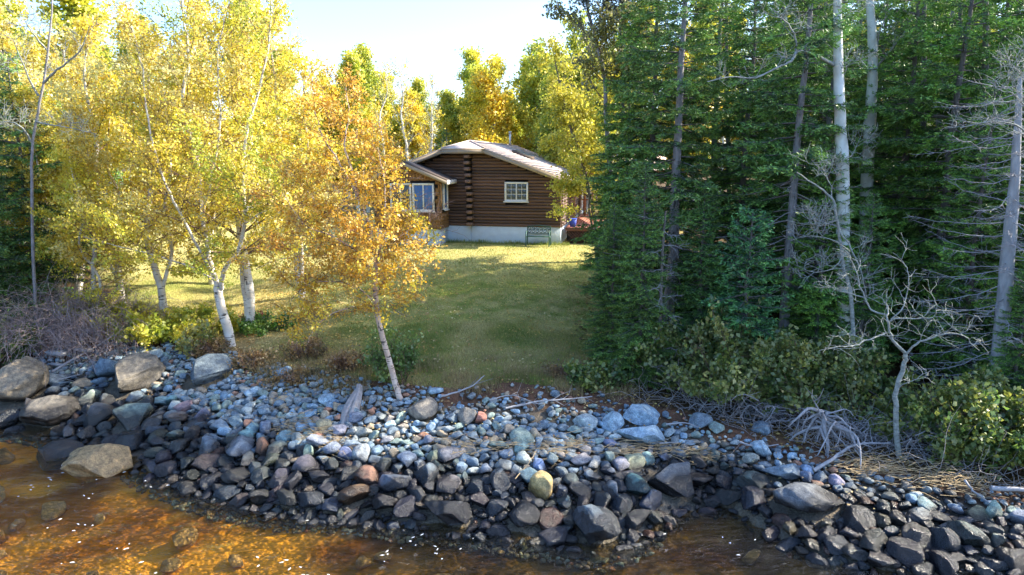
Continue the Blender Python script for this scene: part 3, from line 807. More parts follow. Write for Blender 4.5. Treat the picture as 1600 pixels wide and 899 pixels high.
# ---------------------------------------------------------------- white car far behind the birches
cx_, cy_ = X(432, 43, 3.0), 43.0
car = thing("parked_car", (cx_, cy_, Hs(cx_, cy_)), "white car parked far behind the big birch beyond the sunny lawn", "car", rz=math.radians(8))
sec = [(-2.15, .55, .62), (-2.1, .45, .78), (-1.3, .38, .92), (-.75, .36, 1.02), (-.1, .36, 1.42), (.9, .36, 1.45), (1.6, .38, 1.08), (2.1, .42, .95), (2.15, .5, .6)]
b = MB(); body = []
for x_, z0_, z1_ in sec:
    hwid = .86 if z1_ < 1.2 else .86
    body.append([(x_, -hwid, z0_), (x_, -hwid, min(z1_, .92)), (x_, -hwid * (.74 if z1_ > .95 else .93), z1_), (x_, hwid * (.74 if z1_ > .95 else .93), z1_), (x_, hwid, min(z1_, .92)), (x_, hwid, z0_)])
v = [p for r_ in body for p in r_]; fs = []
for i in range(len(sec) - 1):
    for j in range(6):
        fs.append((i * 6 + j, i * 6 + (j + 1) % 6, (i + 1) * 6 + (j + 1) % 6, (i + 1) * 6 + j))
fs += [tuple(range(6))[::-1], tuple(len(v) - 6 + i for i in range(6))]
b.add(v, fs); b.build("body", M['car'], car)
for s_ in (-1, 1):
    MB().add([(-.6, s_ * .80, .96), (1.4, s_ * .80, .96), (.85, s_ * .68, 1.36), (-.05, s_ * .68, 1.36)], [(0, 1, 2, 3)]).prism([(-.6, s_ * .86, .96), (1.4, s_ * .86, .96), (.85, s_ * .69, 1.36), (-.05, s_ * .69, 1.36)], (0, 0, 0), (0, s_ * .01, 0)).build("window", M['glass'], car)
    for x_ in (-1.35, 1.35):
        b = MB(); b.bar((x_, s_ * .70, .32), (x_, s_ * .88, .32), .32, 16); wh = b.build("wheel", M['rubber'], car)
        b = MB(); b.bar((x_, s_ * .881, .32), (x_, s_ * .89, .32), .19, 12); b.build("rim", M['metal'], wh)

# ================================================================== STONES
def ico(sub):
    t = (1 + 5 ** .5) / 2
    v = [(-1, t, 0), (1, t, 0), (-1, -t, 0), (1, -t, 0), (0, -1, t), (0, 1, t), (0, -1, -t), (0, 1, -t), (t, 0, -1), (t, 0, 1), (-t, 0, -1), (-t, 0, 1)]
    f = [(0, 11, 5), (0, 5, 1), (0, 1, 7), (0, 7, 10), (0, 10, 11), (1, 5, 9), (5, 11, 4), (11, 10, 2), (10, 7, 6), (7, 1, 8), (3, 9, 4), (3, 4, 2), (3, 2, 6), (3, 6, 8), (3, 8, 9), (4, 9, 5), (2, 4, 11), (6, 2, 10), (8, 6, 7), (9, 8, 1)]
    v = [np.array(p) / np.linalg.norm(p) for p in v]
    for _ in range(sub):
        mid = {}; nf = []
        def m(a, b):
            k_ = (min(a, b), max(a, b))
            if k_ not in mid:
                p = v[a] + v[b]; v.append(p / np.linalg.norm(p)); mid[k_] = len(v) - 1
            return mid[k_]
        for a, b_, c in f:
            ab, bc, ca = m(a, b_), m(b_, c), m(c, a); nf += [(a, ab, ca), (b_, bc, ab), (c, ca, bc), (ab, bc, ca)]
        f = nf
    return np.array(v), np.array(f)
ICO = {s: ico(s) for s in (1, 2, 3, 4)}
def stone_verts(seed, sub, cuts, rough):
    """unit-ish stone: sphere, cut by planes, lightly roughened; (cuts: many = angular)"""
    r = np.random.default_rng(seed)
    v = ICO[sub][0].copy()
    nrm = rand_unit(r, cuts)
    for k_ in range(cuts):
        d = r.uniform(.45, .84); s_ = v @ nrm[k_]
        over = (s_ - d).clip(0)
        v = v - nrm[k_][None, :] * over[:, None] * .985
    off = r.uniform(0, 50, 3)
    q = ICO[sub][0] * 1.6 + off
    n1_ = fbm(q[:, 0] + q[:, 2] * .7, q[:, 1] - q[:, 2] * .6, seed % 97, 3) - .5
    v = v * (1 + rough * n1_)[:, None]
    v -= (v.max(0) + v.min(0)) / 2
    v /= (v.max(0) - v.min(0)) / 2
    return v
def stone_mesh(nm, seed, sub, cuts, rough):
    v = stone_verts(seed, sub, cuts, rough)
    me_ = mesh_np(nm, v, [ICO[sub][1]], smooth=True); me_.materials.append(M['stone']); return me_
ROUND = [stone_mesh("rounded_stone", 10 + i, 3, 3 + i % 4, .30) for i in range(9)]
ANG = [stone_mesh("angular_stone", 40 + i, 3, 9 + i % 5, .22) for i in range(9)]
BIG_R = [stone_mesh("round_boulder", 70 + i, 4, 5, .38) for i in range(4)]
BIG_A = [stone_mesh("angular_boulder", 90 + i, 4, 11, .30) for i in range(5)]
C_ = dict(tan=(.42, .33, .22), brown=(.30, .23, .18), slate=(.20, .24, .29), blue=(.24, .33, .43), green=(.26, .31, .27), grey=(.29, .29, .29), dark=(.13, .13, .15),
          rust=(.46, .22, .13), purple=(.27, .225, .23), ochre=(.50, .36, .13), pale=(.46, .47, .46), gold=(.50, .36, .18), pink=(.38, .29, .25), olive=(.36, .36, .22), bluepale=(.34, .43, .52))
C_ = {k_: tuple((.85 * np.array(v_) + .15 * np.mean(v_)) * np.array([.88, 1.0, 1.05])) if k_ not in ('ochre', 'gold', 'tan', 'rust', 'olive') else tuple(.85 * np.array(v_) + .15 * np.mean(v_)) for k_, v_ in C_.items()}
taken = []        # (x, y, radius)
landmarks = []    # (px, py, words)
def put_stone(px, py, w, h, meshes, colour, tilt=0.0, emb=.22, rot=None, seed=0, flat=None, depth=None, z=None):
    """px, py: middle of the stone in the photograph; w, h its size there in pixels -> a real stone lying on the ground"""
    r = random.Random(seed * 131 + int(px * 7 + py))
    g = G(px, py + h * .32)
    dep = g[1] * CP + (CAM_H - g[2]) * SP
    mpp = dep / FPX
    sx = w * mpp / 2
    # apparent height mixes depth and thickness: look-down angle about 20-30 degrees
    down = math.atan2(CAM_H - g[2], g[1]); hh = h * mpp / 2
    sz = min(hh * (.85 if flat is None else flat), sx * 1.3)
    sy = math.sqrt(max(hh ** 2 - (sz * math.cos(down)) ** 2, (0.35 * hh) ** 2)) / math.sin(down)
    sy = min(max(sy, .5 * sx), 1.15 * sx)
    if depth: sy = depth
    return g, (sx, sy, sz)
def make_stone(nm, g, sc, me_, colour, rz, tilt, emb, label, cat, group=None, tilt_ax=0.0):
    o = bpy.data.objects.new(nm, me_); COL.objects.link(o)
    o.scale = sc; o.location = (g[0], g[1] + sc[1] * .15, Hs(g[0], g[1] + sc[1] * .15) + sc[2] * (1 - emb * 2))
    o.rotation_euler = (tilt_ax, tilt, rz)
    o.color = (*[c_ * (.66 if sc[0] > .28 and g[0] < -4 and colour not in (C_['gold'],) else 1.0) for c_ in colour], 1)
    if colour in (C_['gold'], C_['ochre']) and nm == 'boulder':
        o.data = me_.copy(); o.data.materials.clear(); o.data.materials.append(M['stone_gold'])
    taken.append((o.location.x, o.location.y, max(sc[0] * .95, .04), max(sc[1] * .95, .04)))
    return tag(o, label, cat, group)
# px, py, w, h, type, colour, tilt(deg in picture plane), label
BOULDERS = [
 (26, 597, 82, 80, 'R', 'tan', -4, "big pale tan round boulder at the water edge below the brush tangle"),
 (76, 642, 78, 52, 'R', 'brown', 6, "mottled grey-brown round boulder half wet just below the pale tan boulder"),
 (10, 654, 46, 34, 'A', 'slate', 0, "small dark boulder in the water at the leftmost edge of the shore"),
 (206, 583, 86, 66, 'A', 'brown', -12, "large brown-grey angular boulder leaning on the beach below the leafy shrub"),
 (173, 572, 42, 44, 'R', 'blue', 0, "smooth blue-grey boulder tucked behind the large brown-grey angular boulder"),
 (206, 650, 60, 46, 'A', 'green', 0, "greenish grey squared boulder above the golden slab in the water"),
 (156, 645, 50, 48, 'A', 'dark', 0, "dark angular boulder between the mottled boulder and the greenish squared one"),
 (152, 720, 128, 72, 'A', 'gold', -6, "golden brown wedge-shaped slab standing out of the sunlit water"),
 (88, 712, 96, 48, 'A', 'purple', -8, "purple-brown slab in the water leaning on the golden wedge-shaped slab"),
 (130, 599, 36, 19, 'R', 'tan', -5, "small tan oval boulder between the driftwood and the greenish boulder"),
 (86, 592, 30, 26, 'R', 'grey', 0, "grey mottled boulder just under the pale driftwood plank"),
 (132, 655, 30, 26, 'A', 'dark', 0, "low black wet boulder at the foot of the dark angular boulder"),
 (175, 688, 30, 22, 'R', 'slate', 0, "rounded dark wet stone just above the golden wedge-shaped slab"),
 (205, 688, 44, 32, 'A', 'slate', 0, "dark slate boulder on the water line below the greenish squared boulder"),
 (665, 740, 38, 44, 'A', 'slate', 25, "tilted dark slate boulder standing among wet stones above the flat black slab"),
 (661, 637, 47, 37, 'R', 'brown', 0, "big brown oval boulder lying on the red soil beside the leaning birch"),
 (845, 756, 42, 54, 'R', 'ochre', -10, "upright ochre and red boulder standing out among dark wet stones"),
 (700, 798, 80, 46, 'A', 'dark', 4, "flat black wedge-shaped slab at the water edge"),
 (818, 804, 56, 46, 'R', 'dark', 0, "round black wet boulder at the water edge below the ochre boulder"),
 (934, 822, 70, 62, 'A', 'slate', 10, "large dark boulder with a pale blue facet standing in the water"),
 (1047, 750, 76, 54, 'A', 'dark', -4, "broad dark grey boulder above the shallow inlet"),
 (991, 721, 36, 34, 'R', 'olive', 0, "pale yellow-green round boulder beside the broad dark grey boulder"),
 (1003, 679, 76, 36, 'A', 'bluepale', 4, "long pale blue slab lying below its twin on the upper beach"),
 (1006, 650, 66, 34, 'A', 'bluepale', 8, "pale blue block at the top of the beach above the long pale blue slab"),
 (957, 657, 32, 44, 'A', 'bluepale', 12, "upright pale blue boulder beside the two pale blue slabs"),
 (914, 657, 40, 24, 'R', 'pale', 4, "pale pinkish grey oval boulder at the top of the beach"),
 (1262, 776, 118, 54, 'A', 'dark', 5, "very large flat black slab below the exposed tree roots"),
 (1222, 737, 62, 30, 'A', 'slate', -6, "slate slab with a pale crest just above the very large flat black slab"),
 (1178, 752, 52, 32, 'A', 'green', 0, "dark greenish boulder between the shallow inlet and the very large black slab"),
 (1190, 700, 32, 34, 'R', 'bluepale', 0, "pitted pale blue round boulder below the alder bush"),
 (1342, 812, 46, 52, 'A', 'dark', 8, "upright black boulder with creased face right of the very large black slab"),
 (1432, 838, 50, 44, 'A', 'dark', 20, "dark split boulder with a sloping blue facet in the wet pile"),
 (1474, 842, 42, 50, 'R', 'slate', 14, "smooth upright dark blue-black boulder in the wet pile by the water"),
 (1438, 805, 52, 28, 'R', 'grey', 0, "smooth grey oval boulder below the dry reed litter"),
 (1515, 836, 56, 42, 'A', 'green', 18, "sloping greenish grey slab right of the smooth upright black boulder"),
 (1528, 802, 36, 24, 'R', 'olive', 0, "speckled pale oval boulder on the top of the wet pile"),
 (1375, 876, 42, 30, 'A', 'purple', 0, "purplish grey block lying in the water at the bottom of the shore"),
 (1310, 852, 40, 28, 'A', 'slate', -8, "slate blue wedge stone in the shallow water below the upright black boulder"),
 (1230, 850, 44, 26, 'A', 'slate', -4, "pale slate stone awash in the shallow inlet"),
 (1585, 872, 50, 40, 'R', 'dark', 10, "dark boulder at the rightmost end of the wet pile"),
 (1555, 880, 44, 26, 'R', 'slate', 0, "low blue-black rounded stone at the bottom of the wet pile"),
 (485, 779, 48, 27, 'R', 'slate', 2, "oval blue-black wet boulder at the water edge below the main beach"),
 (440, 581, 30, 20, 'R', 'blue', 0, "smooth blue-grey stone with a pale patch at the top of the beach"),
 (324, 578, 78, 48, 'A', 'slate', 0, "large low blue-grey boulder half buried in dry grass below the big birch"),
 (302, 676, 22, 36, 'A', 'purple', 30, "slim purplish slab tilted across the stones beside the sunlit rocks"),
 (278, 655, 34, 22, 'A', 'purple', 0, "dark purplish block just above the slim tilted slab"),
 (372, 741, 52, 30, 'A', 'dark', -4, "dark flat-topped block above the water on the sunlit corner of the beach"),
 (250, 512, 30, 20, 'R', 'blue', 0, "blue-grey round stone half hidden in the bank above the brown boulder"),
 (243, 553, 28, 16, 'A', 'pale', 0, "pale flat stone lying on top of the large brown-grey boulder"),
 (218, 556, 24, 16, 'R', 'slate', 0, "grey stone resting behind the large brown-grey angular boulder"),
 (742, 762, 34, 30, 'A', 'slate', 0, "squarish grey-blue boulder beside the tilted dark slate boulder"),
 (775, 790, 42, 30, 'A', 'slate', -10, "creased dark slab leaning between the flat black wedge and the round black boulder"),
 (730, 650, 28, 36, 'A', 'brown', 20, "upright brown flat stone above the bluish stones"),
 (815, 682, 40, 28, 'A', 'green', 8, "greenish dark slab in the middle of the upper beach"),
 (790, 728, 34, 22, 'R', 'grey', 0, "grey oval stone with pale specks under the reed litter"),
 (700, 712, 40, 24, 'A', 'purple', 5, "purplish flat stone behind the tilted dark slate boulder"),
 (395, 612, 28, 22, 'A', 'bluepale', 10, "pale blue stone in the upper beach between the two birches"),
 (512, 622, 30, 18, 'R', 'bluepale', 0, "pale blue oval stone on the upper beach left of the grey stump"),
 (680, 610, 26, 14, 'R', 'bluepale', 0, "bright blue-grey stone lying on the bare red soil"),
 (1190, 668, 30, 24, 'A', 'slate', 0, "slate blue stone under the overhanging alder bush"),
 (1095, 655, 36, 28, 'A', 'slate', 0, "blue-grey block half covered by the alder bush"),
 (1120, 668, 24, 22, 'A', 'green', 20, "greenish grey block standing at the foot of the alder bush"),
]
for i, (px, py, w, h, ty, cn, tl, lab) in enumerate(BOULDERS):
    g, sc = put_stone(px, py, w, h, None, None)
    big = w > 50
    lst = (BIG_R if ty == 'R' else BIG_A) if big else (ROUND if ty == 'R' else ANG)
    emb = .22 if w < 60 else .16
    flat_ = 'slab' in lab or 'flat' in lab
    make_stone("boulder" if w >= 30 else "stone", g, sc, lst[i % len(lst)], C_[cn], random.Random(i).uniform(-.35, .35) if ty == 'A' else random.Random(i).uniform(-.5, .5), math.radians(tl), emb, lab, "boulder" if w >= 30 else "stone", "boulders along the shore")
    landmarks.append((px, py, lab))

# measured pile: bigger and darker stones near the water, smaller pale ones above
LM = [(26, 597, "the big pale tan boulder"), (206, 583, "the large brown-grey boulder"), (206, 650, "the greenish squared boulder"), (152, 724, "the golden slab"), (324, 578, "the low blue-grey boulder"),
      (485, 779, "the oval blue-black boulder"), (545, 640, "the grey driftwood stump"), (661, 637, "the brown oval boulder"), (665, 740, "the tilted slate boulder"), (700, 798, "the flat black slab"),
      (845, 756, "the ochre boulder"), (934, 822, "the faceted dark boulder"), (991, 721, "the yellow-green boulder"), (1003, 679, "the long pale blue slab"), (1047, 750, "the broad grey boulder"),
      (1262, 776, "the very large black slab"), (1190, 700, "the pitted blue boulder"), (1342, 812, "the upright black boulder"), (1474, 842, "the smooth upright boulder"), (440, 581, "the patched blue stone"),
      (302, 676, "the slim purplish slab"), (760, 712, "the reed litter"), (1440, 752, "the tree root tangle"), (372, 741, "the flat-topped dark block")]
PALD = ['slate', 'blue', 'grey', 'green', 'slate', 'brown', 'blue', 'slate', 'grey', 'pale', 'green', 'grey', 'bluepale', 'tan', 'slate', 'grey']
WORD = dict(tan='tan', brown='brown', slate='slate', blue='blue-grey', green='greenish', grey='grey', dark='black', rust='rusty', purple='purplish', ochre='ochre', pale='pale grey', pink='pinkish', olive='yellowish', bluepale='pale blue', gold='golden')
rng = np.random.default_rng(23)
cell = .35; gridh = {}
def gh_add(x, y, rx_, ry_):
    gridh.setdefault((int(x // cell), int(y // cell)), []).append((x, y, rx_, ry_))
bigs = [t_ for t_ in taken if max(t_[2], t_[3]) > .3]
for t_ in taken: gh_add(*t_)
def free(x, y, r, f):
    for (a, b_, c, d) in bigs:
        if ((x - a) / (c + r * f)) ** 2 + ((y - b_) / (d + r * f)) ** 2 < 1: return False
    i0, j0 = int(x // cell), int(y // cell)
    for i in (-1, 0, 1):
        for j in (-1, 0, 1):
            for (a, b_, c, d) in gridh.get((i0 + i, j0 + j), ()):
                if ((x - a) / ((c + r) * f)) ** 2 + ((y - b_) / ((d + r) * f)) ** 2 < 1: return False
    return True
cands = []
def scatter(n, rmin, rmax, tmin, tmax, f, power=1.0, accept=None):
    got = []
    for _ in range(n):
        x = rng.uniform(-13, 9.5); t = rng.uniform(tmin, tmax)
        s = float(shore_y(x)); b = float(bank_y(x)); y = s + t * (b - s)
        if accept is not None and rng.random() > accept(x, y, t): continue
        r = rmin + (rmax - rmin) * rng.random() ** power
        if not free(x, y, r, f): continue
        gh_add(x, y, r, r * .9); got.append((x, y, r, t))
    return got
def dens(x, y, t):
    d = 1.0
    if t > .66 and x > -1.4: d *= .14          # bare red soil under the lawn edge
    if t > .85: d *= .35
    if t > .80 and x < -1.2: d *= .45
    if x < -8 and t > .45: d *= .5
    if 2.4 < x < 4.2 and t < .12: d *= .15      # shallow sandy inlet
    return d
A0 = scatter(900, .17, .28, -.02, .26, .84, 1.0, dens)
A1 = scatter(3200, .12, .20, -.03, .42, .76, 1.2, dens)
A2 = scatter(12000, .085, .145, -.07, .70, .74, 1.2, dens)
A3 = scatter(20000, .055, .10, -.08, .94, .74, 1.2, dens)
A4 = scatter(48000, .026, .055, -.12, 1.0, .72, 1.0, dens)
SUB = scatter(130, .10, .28, -1.3, -.2, 1.3, 1.6)
allst = [(*q, 0) for q in A0 + A1 + A2 + A3 + A4 + SUB]
def pick_col(x, t, r):
    # a few rusty or pink stones at random, more dark ones low down, else mixed tones
    w_ = rng.random()
    if w_ < .07: return 'rust' if rng.random() < .6 else 'pink'
    if t < .25 and w_ < .5: return 'dark' if w_ < .42 else 'purple'
    return PALD[rng.integers(len(PALD))]
def view_px(s):
    z = Hs(s[0], s[1]); q = proj((s[0], s[1], z)); return q, s[2] * 2 * FPX / (s[1] * CP + (CAM_H - z) * SP)
inv = []
for s in allst:
    q, wpx = view_px(s); inside = -10 < q[0] < 1610 and 480 < q[1] < 905 and s[3] > -.14
    inv.append((wpx if inside else 0, s, q))
inv.sort(key=lambda a: -a[0])
NIND = 225
used = {}
for wpx, s, q in inv[:NIND]:
    x, y, r, t, _ = s
    cn = pick_col(x, t, r); ang = rng.random() < .78
    me_ = (ANG if ang else ROUND)[rng.integers(9)]
    zs = rng.uniform(.55, .85)
    ds = sorted((math.hypot(q[0] - a, (q[1] - b_) * 1.3), a, b_, w_) for a, b_, w_ in LM)
    def where(d):
        dx, dy = q[0] - d[1], q[1] - d[2]
        if abs(dx) > 1.3 * abs(dy): return "right of" if dx > 0 else "left of"
        return "below" if dy > 0 else "above"
    size = "larger" if wpx > 27 else "middling"
    wet = "wet" if H(x, y) < .30 else "dry"
    shape = ("flat" if zs < .65 else "angular") if ang else ("rounded" if zs > .65 else "flattish oval")
    opts = [f"{wet} {WORD[cn]} {shape} stone {where(ds[0])} {ds[0][3]}", f"{size} {wet} {WORD[cn]} {shape} stone {where(ds[0])} {ds[0][3]}",
            f"{WORD[cn]} {shape} stone {where(ds[0])} {ds[0][3]}, {where(ds[1])} {ds[1][3]}", f"{WORD[cn]} {shape} stone {where(ds[0])} {ds[0][3]}, {where(ds[2])} {ds[2][3]}",
            f"{size} {WORD[cn]} stone {where(ds[1])} {ds[1][3]}, {where(ds[2])} {ds[2][3]}"]
    lab = next((l for l in opts if l not in used and len(l.split()) <= 16), opts[0])
    used[lab] = 1
    o = bpy.data.objects.new("stone", me_); COL.objects.link(o)
    o.scale = (r * rng.uniform(.95, 1.45), r * rng.uniform(.7, 1.1), r * zs)
    o.location = (x, y, Hs(x, y) + r * zs * .45 + (.05 if t > 0 else 0)); o.rotation_euler = (rng.normal(0, .25), rng.normal(0, .25), rng.uniform(0, 6.28))
    o.color = (*[c * rng.uniform(.85, 1.15) for c in C_[cn]], 1)
    tag(o, lab, "stone", "stones piled on the beach")
# the rest of the pile as one mass
lib2 = [stone_verts(200 + i, 2, 6 + (i % 8), .28) for i in range(14)]; lib1 = [stone_verts(300 + i, 1, 4 + i % 5, .2) for i in range(14)]
Vs, Fs, Cs, off = [], [], [], 0
for wpx, s, q in inv[NIND:]:
    x, y, r, t, _ = s
    if wpx == 0 and (y < 5 or t > -.14) : 
        if not (-1.6 < t < -.1): continue
    two = wpx > 13 or (t < -.14 and r > .15)
    lv = (lib2 if two else lib1)[rng.integers(14)]; f = ICO[2 if two else 1][1]
    sc = np.array([r * rng.uniform(.9, 1.5), r * rng.uniform(.7, 1.1), r * rng.uniform(.5, .8)])
    a, b_, c = rng.normal(0, .25), rng.normal(0, .25), rng.uniform(0, 6.28)
    ca, sa, cb, sb, cc, sc_ = math.cos(a), math.sin(a), math.cos(b_), math.sin(b_), math.cos(c), math.sin(c)
    R = np.array([[cc, -sc_, 0], [sc_, cc, 0], [0, 0, 1]]) @ np.array([[cb, 0, sb], [0, 1, 0], [-sb, 0, cb]]) @ np.array([[1, 0, 0], [0, ca, -sa], [0, sa, ca]])
    lift = .02 if r < .06 else .03
    v = (lv * sc) @ R.T + np.array([x, y, Hs(x, y) + sc[2] * .5 + lift])
    cn = pick_col(x, t, r)
    colr = np.array(C_[cn]) * rng.uniform(.8, 1.2)
    if t < -.15: colr = np.array(C_['gold']) * rng.uniform(.8, 1.4)
    Vs.append(v); Fs.append(f + off); Cs.append(np.repeat(colr[None], len(v), 0)); off += len(v)
me = mesh_np("beach_stones", np.concatenate(Vs), [np.concatenate(Fs)], col=np.concatenate(Cs), smooth=True)
o = link("beach_rubble", me, M['stone_mass']); tag(o, "countless small blue-grey, rusty and tan stones filling the beach between the boulders", "stones", kind='stuff')

# ================================================================== TREES
def polyat(pts, s):
    pts = np.asarray(pts, float); seg = np.linalg.norm(np.diff(pts, axis=0), axis=1); c = np.concatenate([[0], np.cumsum(seg)]); c /= c[-1]
    return np.array([np.interp(s, c, pts[:, k]) for k in range(3)])
def smooth_poly(pts, n, wob=0.0, rng=None):
    """Catmull-Rom through the points"""
    p = np.asarray(pts, float); p = np.vstack([2 * p[0] - p[1], p, 2 * p[-1] - p[-2]])
    out = []
    k = len(p) - 3
    for i in range(k):
        for t in np.linspace(0, 1, n, endpoint=False):
            a, b, c, d = p[i:i + 4]
            out.append(.5 * (2 * b + (c - a) * t + (2 * a - 5 * b + 4 * c - d) * t * t + (3 * b - a - 3 * c + d) * t ** 3))
    out.append(p[-2]); out = np.array(out)
    if wob and rng is not None: out[1:-1] += rng.normal(0, wob, out[1:-1].shape) * np.array([1, 1, .3])
    return out

def grow(rng, T_, pts, r0, r1, n, s0, s1, lenf, elev, segs, sec=6, droop=0.0, twigs=0, tr=.006, bias=None, rad=.33, wob=.05, minr=.007, Tt=None):
    """side branches with their own side branches along a stem; collects the twig segments that carry leaves"""
    pts = np.asarray(pts); Tt = Tt or T_
    az0 = rng.uniform(0, 6.28)
    for i in range(n):
        s = s0 + (s1 - s0) * (i + rng.random() * .8) / n
        p = polyat(pts, s); az = az0 + 2.4 * i + rng.normal(0, .4); el = rng.normal(elev(s) if callable(elev) else elev, .18)
        L = lenf(s) * rng.uniform(.65, 1.2)
        d = np.array([math.cos(az) * math.cos(el), math.sin(az) * math.cos(el), math.sin(el)])
        if bias is not None: d = unit(d + np.asarray(bias))
        m = 7; q = [p]; dd = d.copy(); st = L / (m - 1)
        for k in range(m - 1):
            dd = unit(dd + rng.normal(0, wob * 2.2, 3) + np.array([0, 0, .10 - droop * (.3 + k / m)])); q.append(q[-1] + dd * st)
        q = np.array(q); rr = max((r0 + (r1 - r0) * s) * rad, minr)
        T_.add(q, (rr, minr * .5), 5)
        segs.append((q[3], q[-1], L * .5))
        for j in range(sec):
            t = .22 + .76 * (j + rng.random()) / sec
            a = polyat(q, t); tang = unit(polyat(q, min(1, t + .05)) - polyat(q, t - .05))
            side = unit(np.cross(tang, rand_unit(rng, 1)[0])); ang = rng.uniform(.5, 1.0)
            e = unit(tang * math.cos(ang) + side * math.sin(ang) + np.array([0, 0, .15 - droop * .8]))
            l2 = (L * (1 - t) * .65 + .18) * rng.uniform(.7, 1.2)
            b = [a]; ee = e
            for k in range(3): ee = unit(ee + rng.normal(0, wob * 3, 3) + np.array([0, 0, .05 - droop * .5])); b.append(b[-1] + ee * l2 / 3)
            b = np.array(b); Tt.add(b, (max(rr * .4, tr * .9), tr * .5), 4 if twigs else 3)
            segs.append((b[0], b[-1], l2 * 1.6))
            for w in range(twigs):
                u_ = rng.uniform(.2, 1); c = polyat(b, u_); f = unit(ee + rng.normal(0, .8, 3)); l3 = l2 * rng.uniform(.25, .55)
                c2 = c + f * l3 * .5; c3 = c2 + unit(f + rng.normal(0, .35, 3) + np.array([0, 0, .15])) * l3 * .5
                Tt.add([c, c2, c3], (tr * .6, tr * .3), 3); segs.append((c, c3, l3))
def leafpts(rng, segs, n, spread, clump=1.0):
    A = np.array([s[0] for s in segs]); B = np.array([s[1] for s in segs]); w = np.array([s[2] for s in segs]) ** clump
    w = w * (.12 + 2.4 * rng.random(len(w)) ** 2.6); w /= w.sum()
    i = rng.choice(len(segs), n, p=w); t = rng.random(n)[:, None]
    return A[i] * (1 - t) + B[i] * t + rng.normal(0, spread, (n, 3)) * np.array([1, 1, .8])

YEL = [(.36, .46, .05), (.62, .64, .07), (.82, .74, .08), (.84, .72, .08), (.82, .60, .06), (.88, .84, .36)]
GOLD = [(.62, .60, .06), (.88, .72, .06), (.92, .62, .04), (.88, .48, .03), (.92, .74, .14), (.82, .44, .05)]
YG = [(.30, .40, .05), (.46, .52, .06), (.66, .64, .07), (.78, .68, .08), (.46, .50, .07)]
GRN = [(.06, .13, .03), (.10, .20, .04), (.20, .28, .05), (.30, .32, .06), (.12, .20, .05)]

# --- the big birch at the edge of the bank
def world_stem(lst):
    return np.array([P(px, py, y) for px, py, y in lst])
rngb = np.random.default_rng(101)
b0 = G(360, 541)
Y0 = b0[1]
base = tuple(b0 - np.array([0, 0, .15]))
bigb = thing("birch_tree", base, "big white birch forking low above the boulders, full of yellow leaves, left of the lawn", "tree")
T_ = Tubes(); TW = Tubes(); segs = []
tr0 = smooth_poly(world_stem([(363, 548, Y0), (353, 505, Y0 + .02), (343, 468, Y0), (340, 447, Y0)]), 4, .006, rngb)
T_.add(tr0, (.135, .105), 12)
stems = [
 ([(341, 449, Y0), (330, 415, Y0 + .1), (318, 350, Y0 + .2), (308, 250, Y0 + .3), (285, 165, Y0 + .3), (296, 90, Y0 + .3), (286, 20, Y0 + .3), (280, -60, Y0 + .3)], .078, .02),
 ([(346, 452, Y0), (349, 425, Y0 - .1), (372, 392, Y0 - .1), (382, 340, Y0 - .1), (380, 280, Y0), (385, 205, Y0), (402, 150, Y0 + .1), (418, 80, Y0 + .2), (424, 0, Y0 + .2), (420, -50, Y0 + .2)], .066, .015),
 ([(336, 432, Y0), (312, 392, Y0 - .3), (280, 330, Y0 - .5), (252, 270, Y0 - .7), (232, 190, Y0 - .8), (222, 110, Y0 - .8), (205, 40, Y0 - .8)], .045, .012),
 ([(338, 440, Y0), (300, 418, Y0 - .4), (245, 400, Y0 - .8), (185, 385, Y0 - 1.0), (130, 370, Y0 - 1.1)], .028, .008),
 ([(383, 350, Y0 - .1), (415, 330, Y0 - .4), (455, 335, Y0 - .6), (490, 370, Y0 - .7)], .024, .008),
 ([(318, 340, Y0 + .1), (332, 270, Y0 - .2), (345, 190, Y0 - .4), (340, 110, Y0 - .5), (352, 20, Y0 - .5)], .035, .012),
]
for ps, ra, rb_ in stems:
    q = smooth_poly(world_stem(ps), 4, .012, rngb); T_.add(q, (ra, rb_), 8)
    grow(rngb, TW, q, ra, rb_, 26, .10, .99, lambda s: 2.0 * (1 - s) ** .6 + .55, lambda s: .15 + .7 * s, segs, 8, droop=.10, twigs=2)
T_.build("trunk", M['birch'], bigb, base)
TW.build("branches", M['twig'], bigb, base)
lp = leafpts(rngb, segs, 43000, .065)
o = link("crown", leaves_mesh("crown", rngb, lp - np.array(base), .052, YEL), M['leaf_y'], bigb); tag(o, kind='stuff')

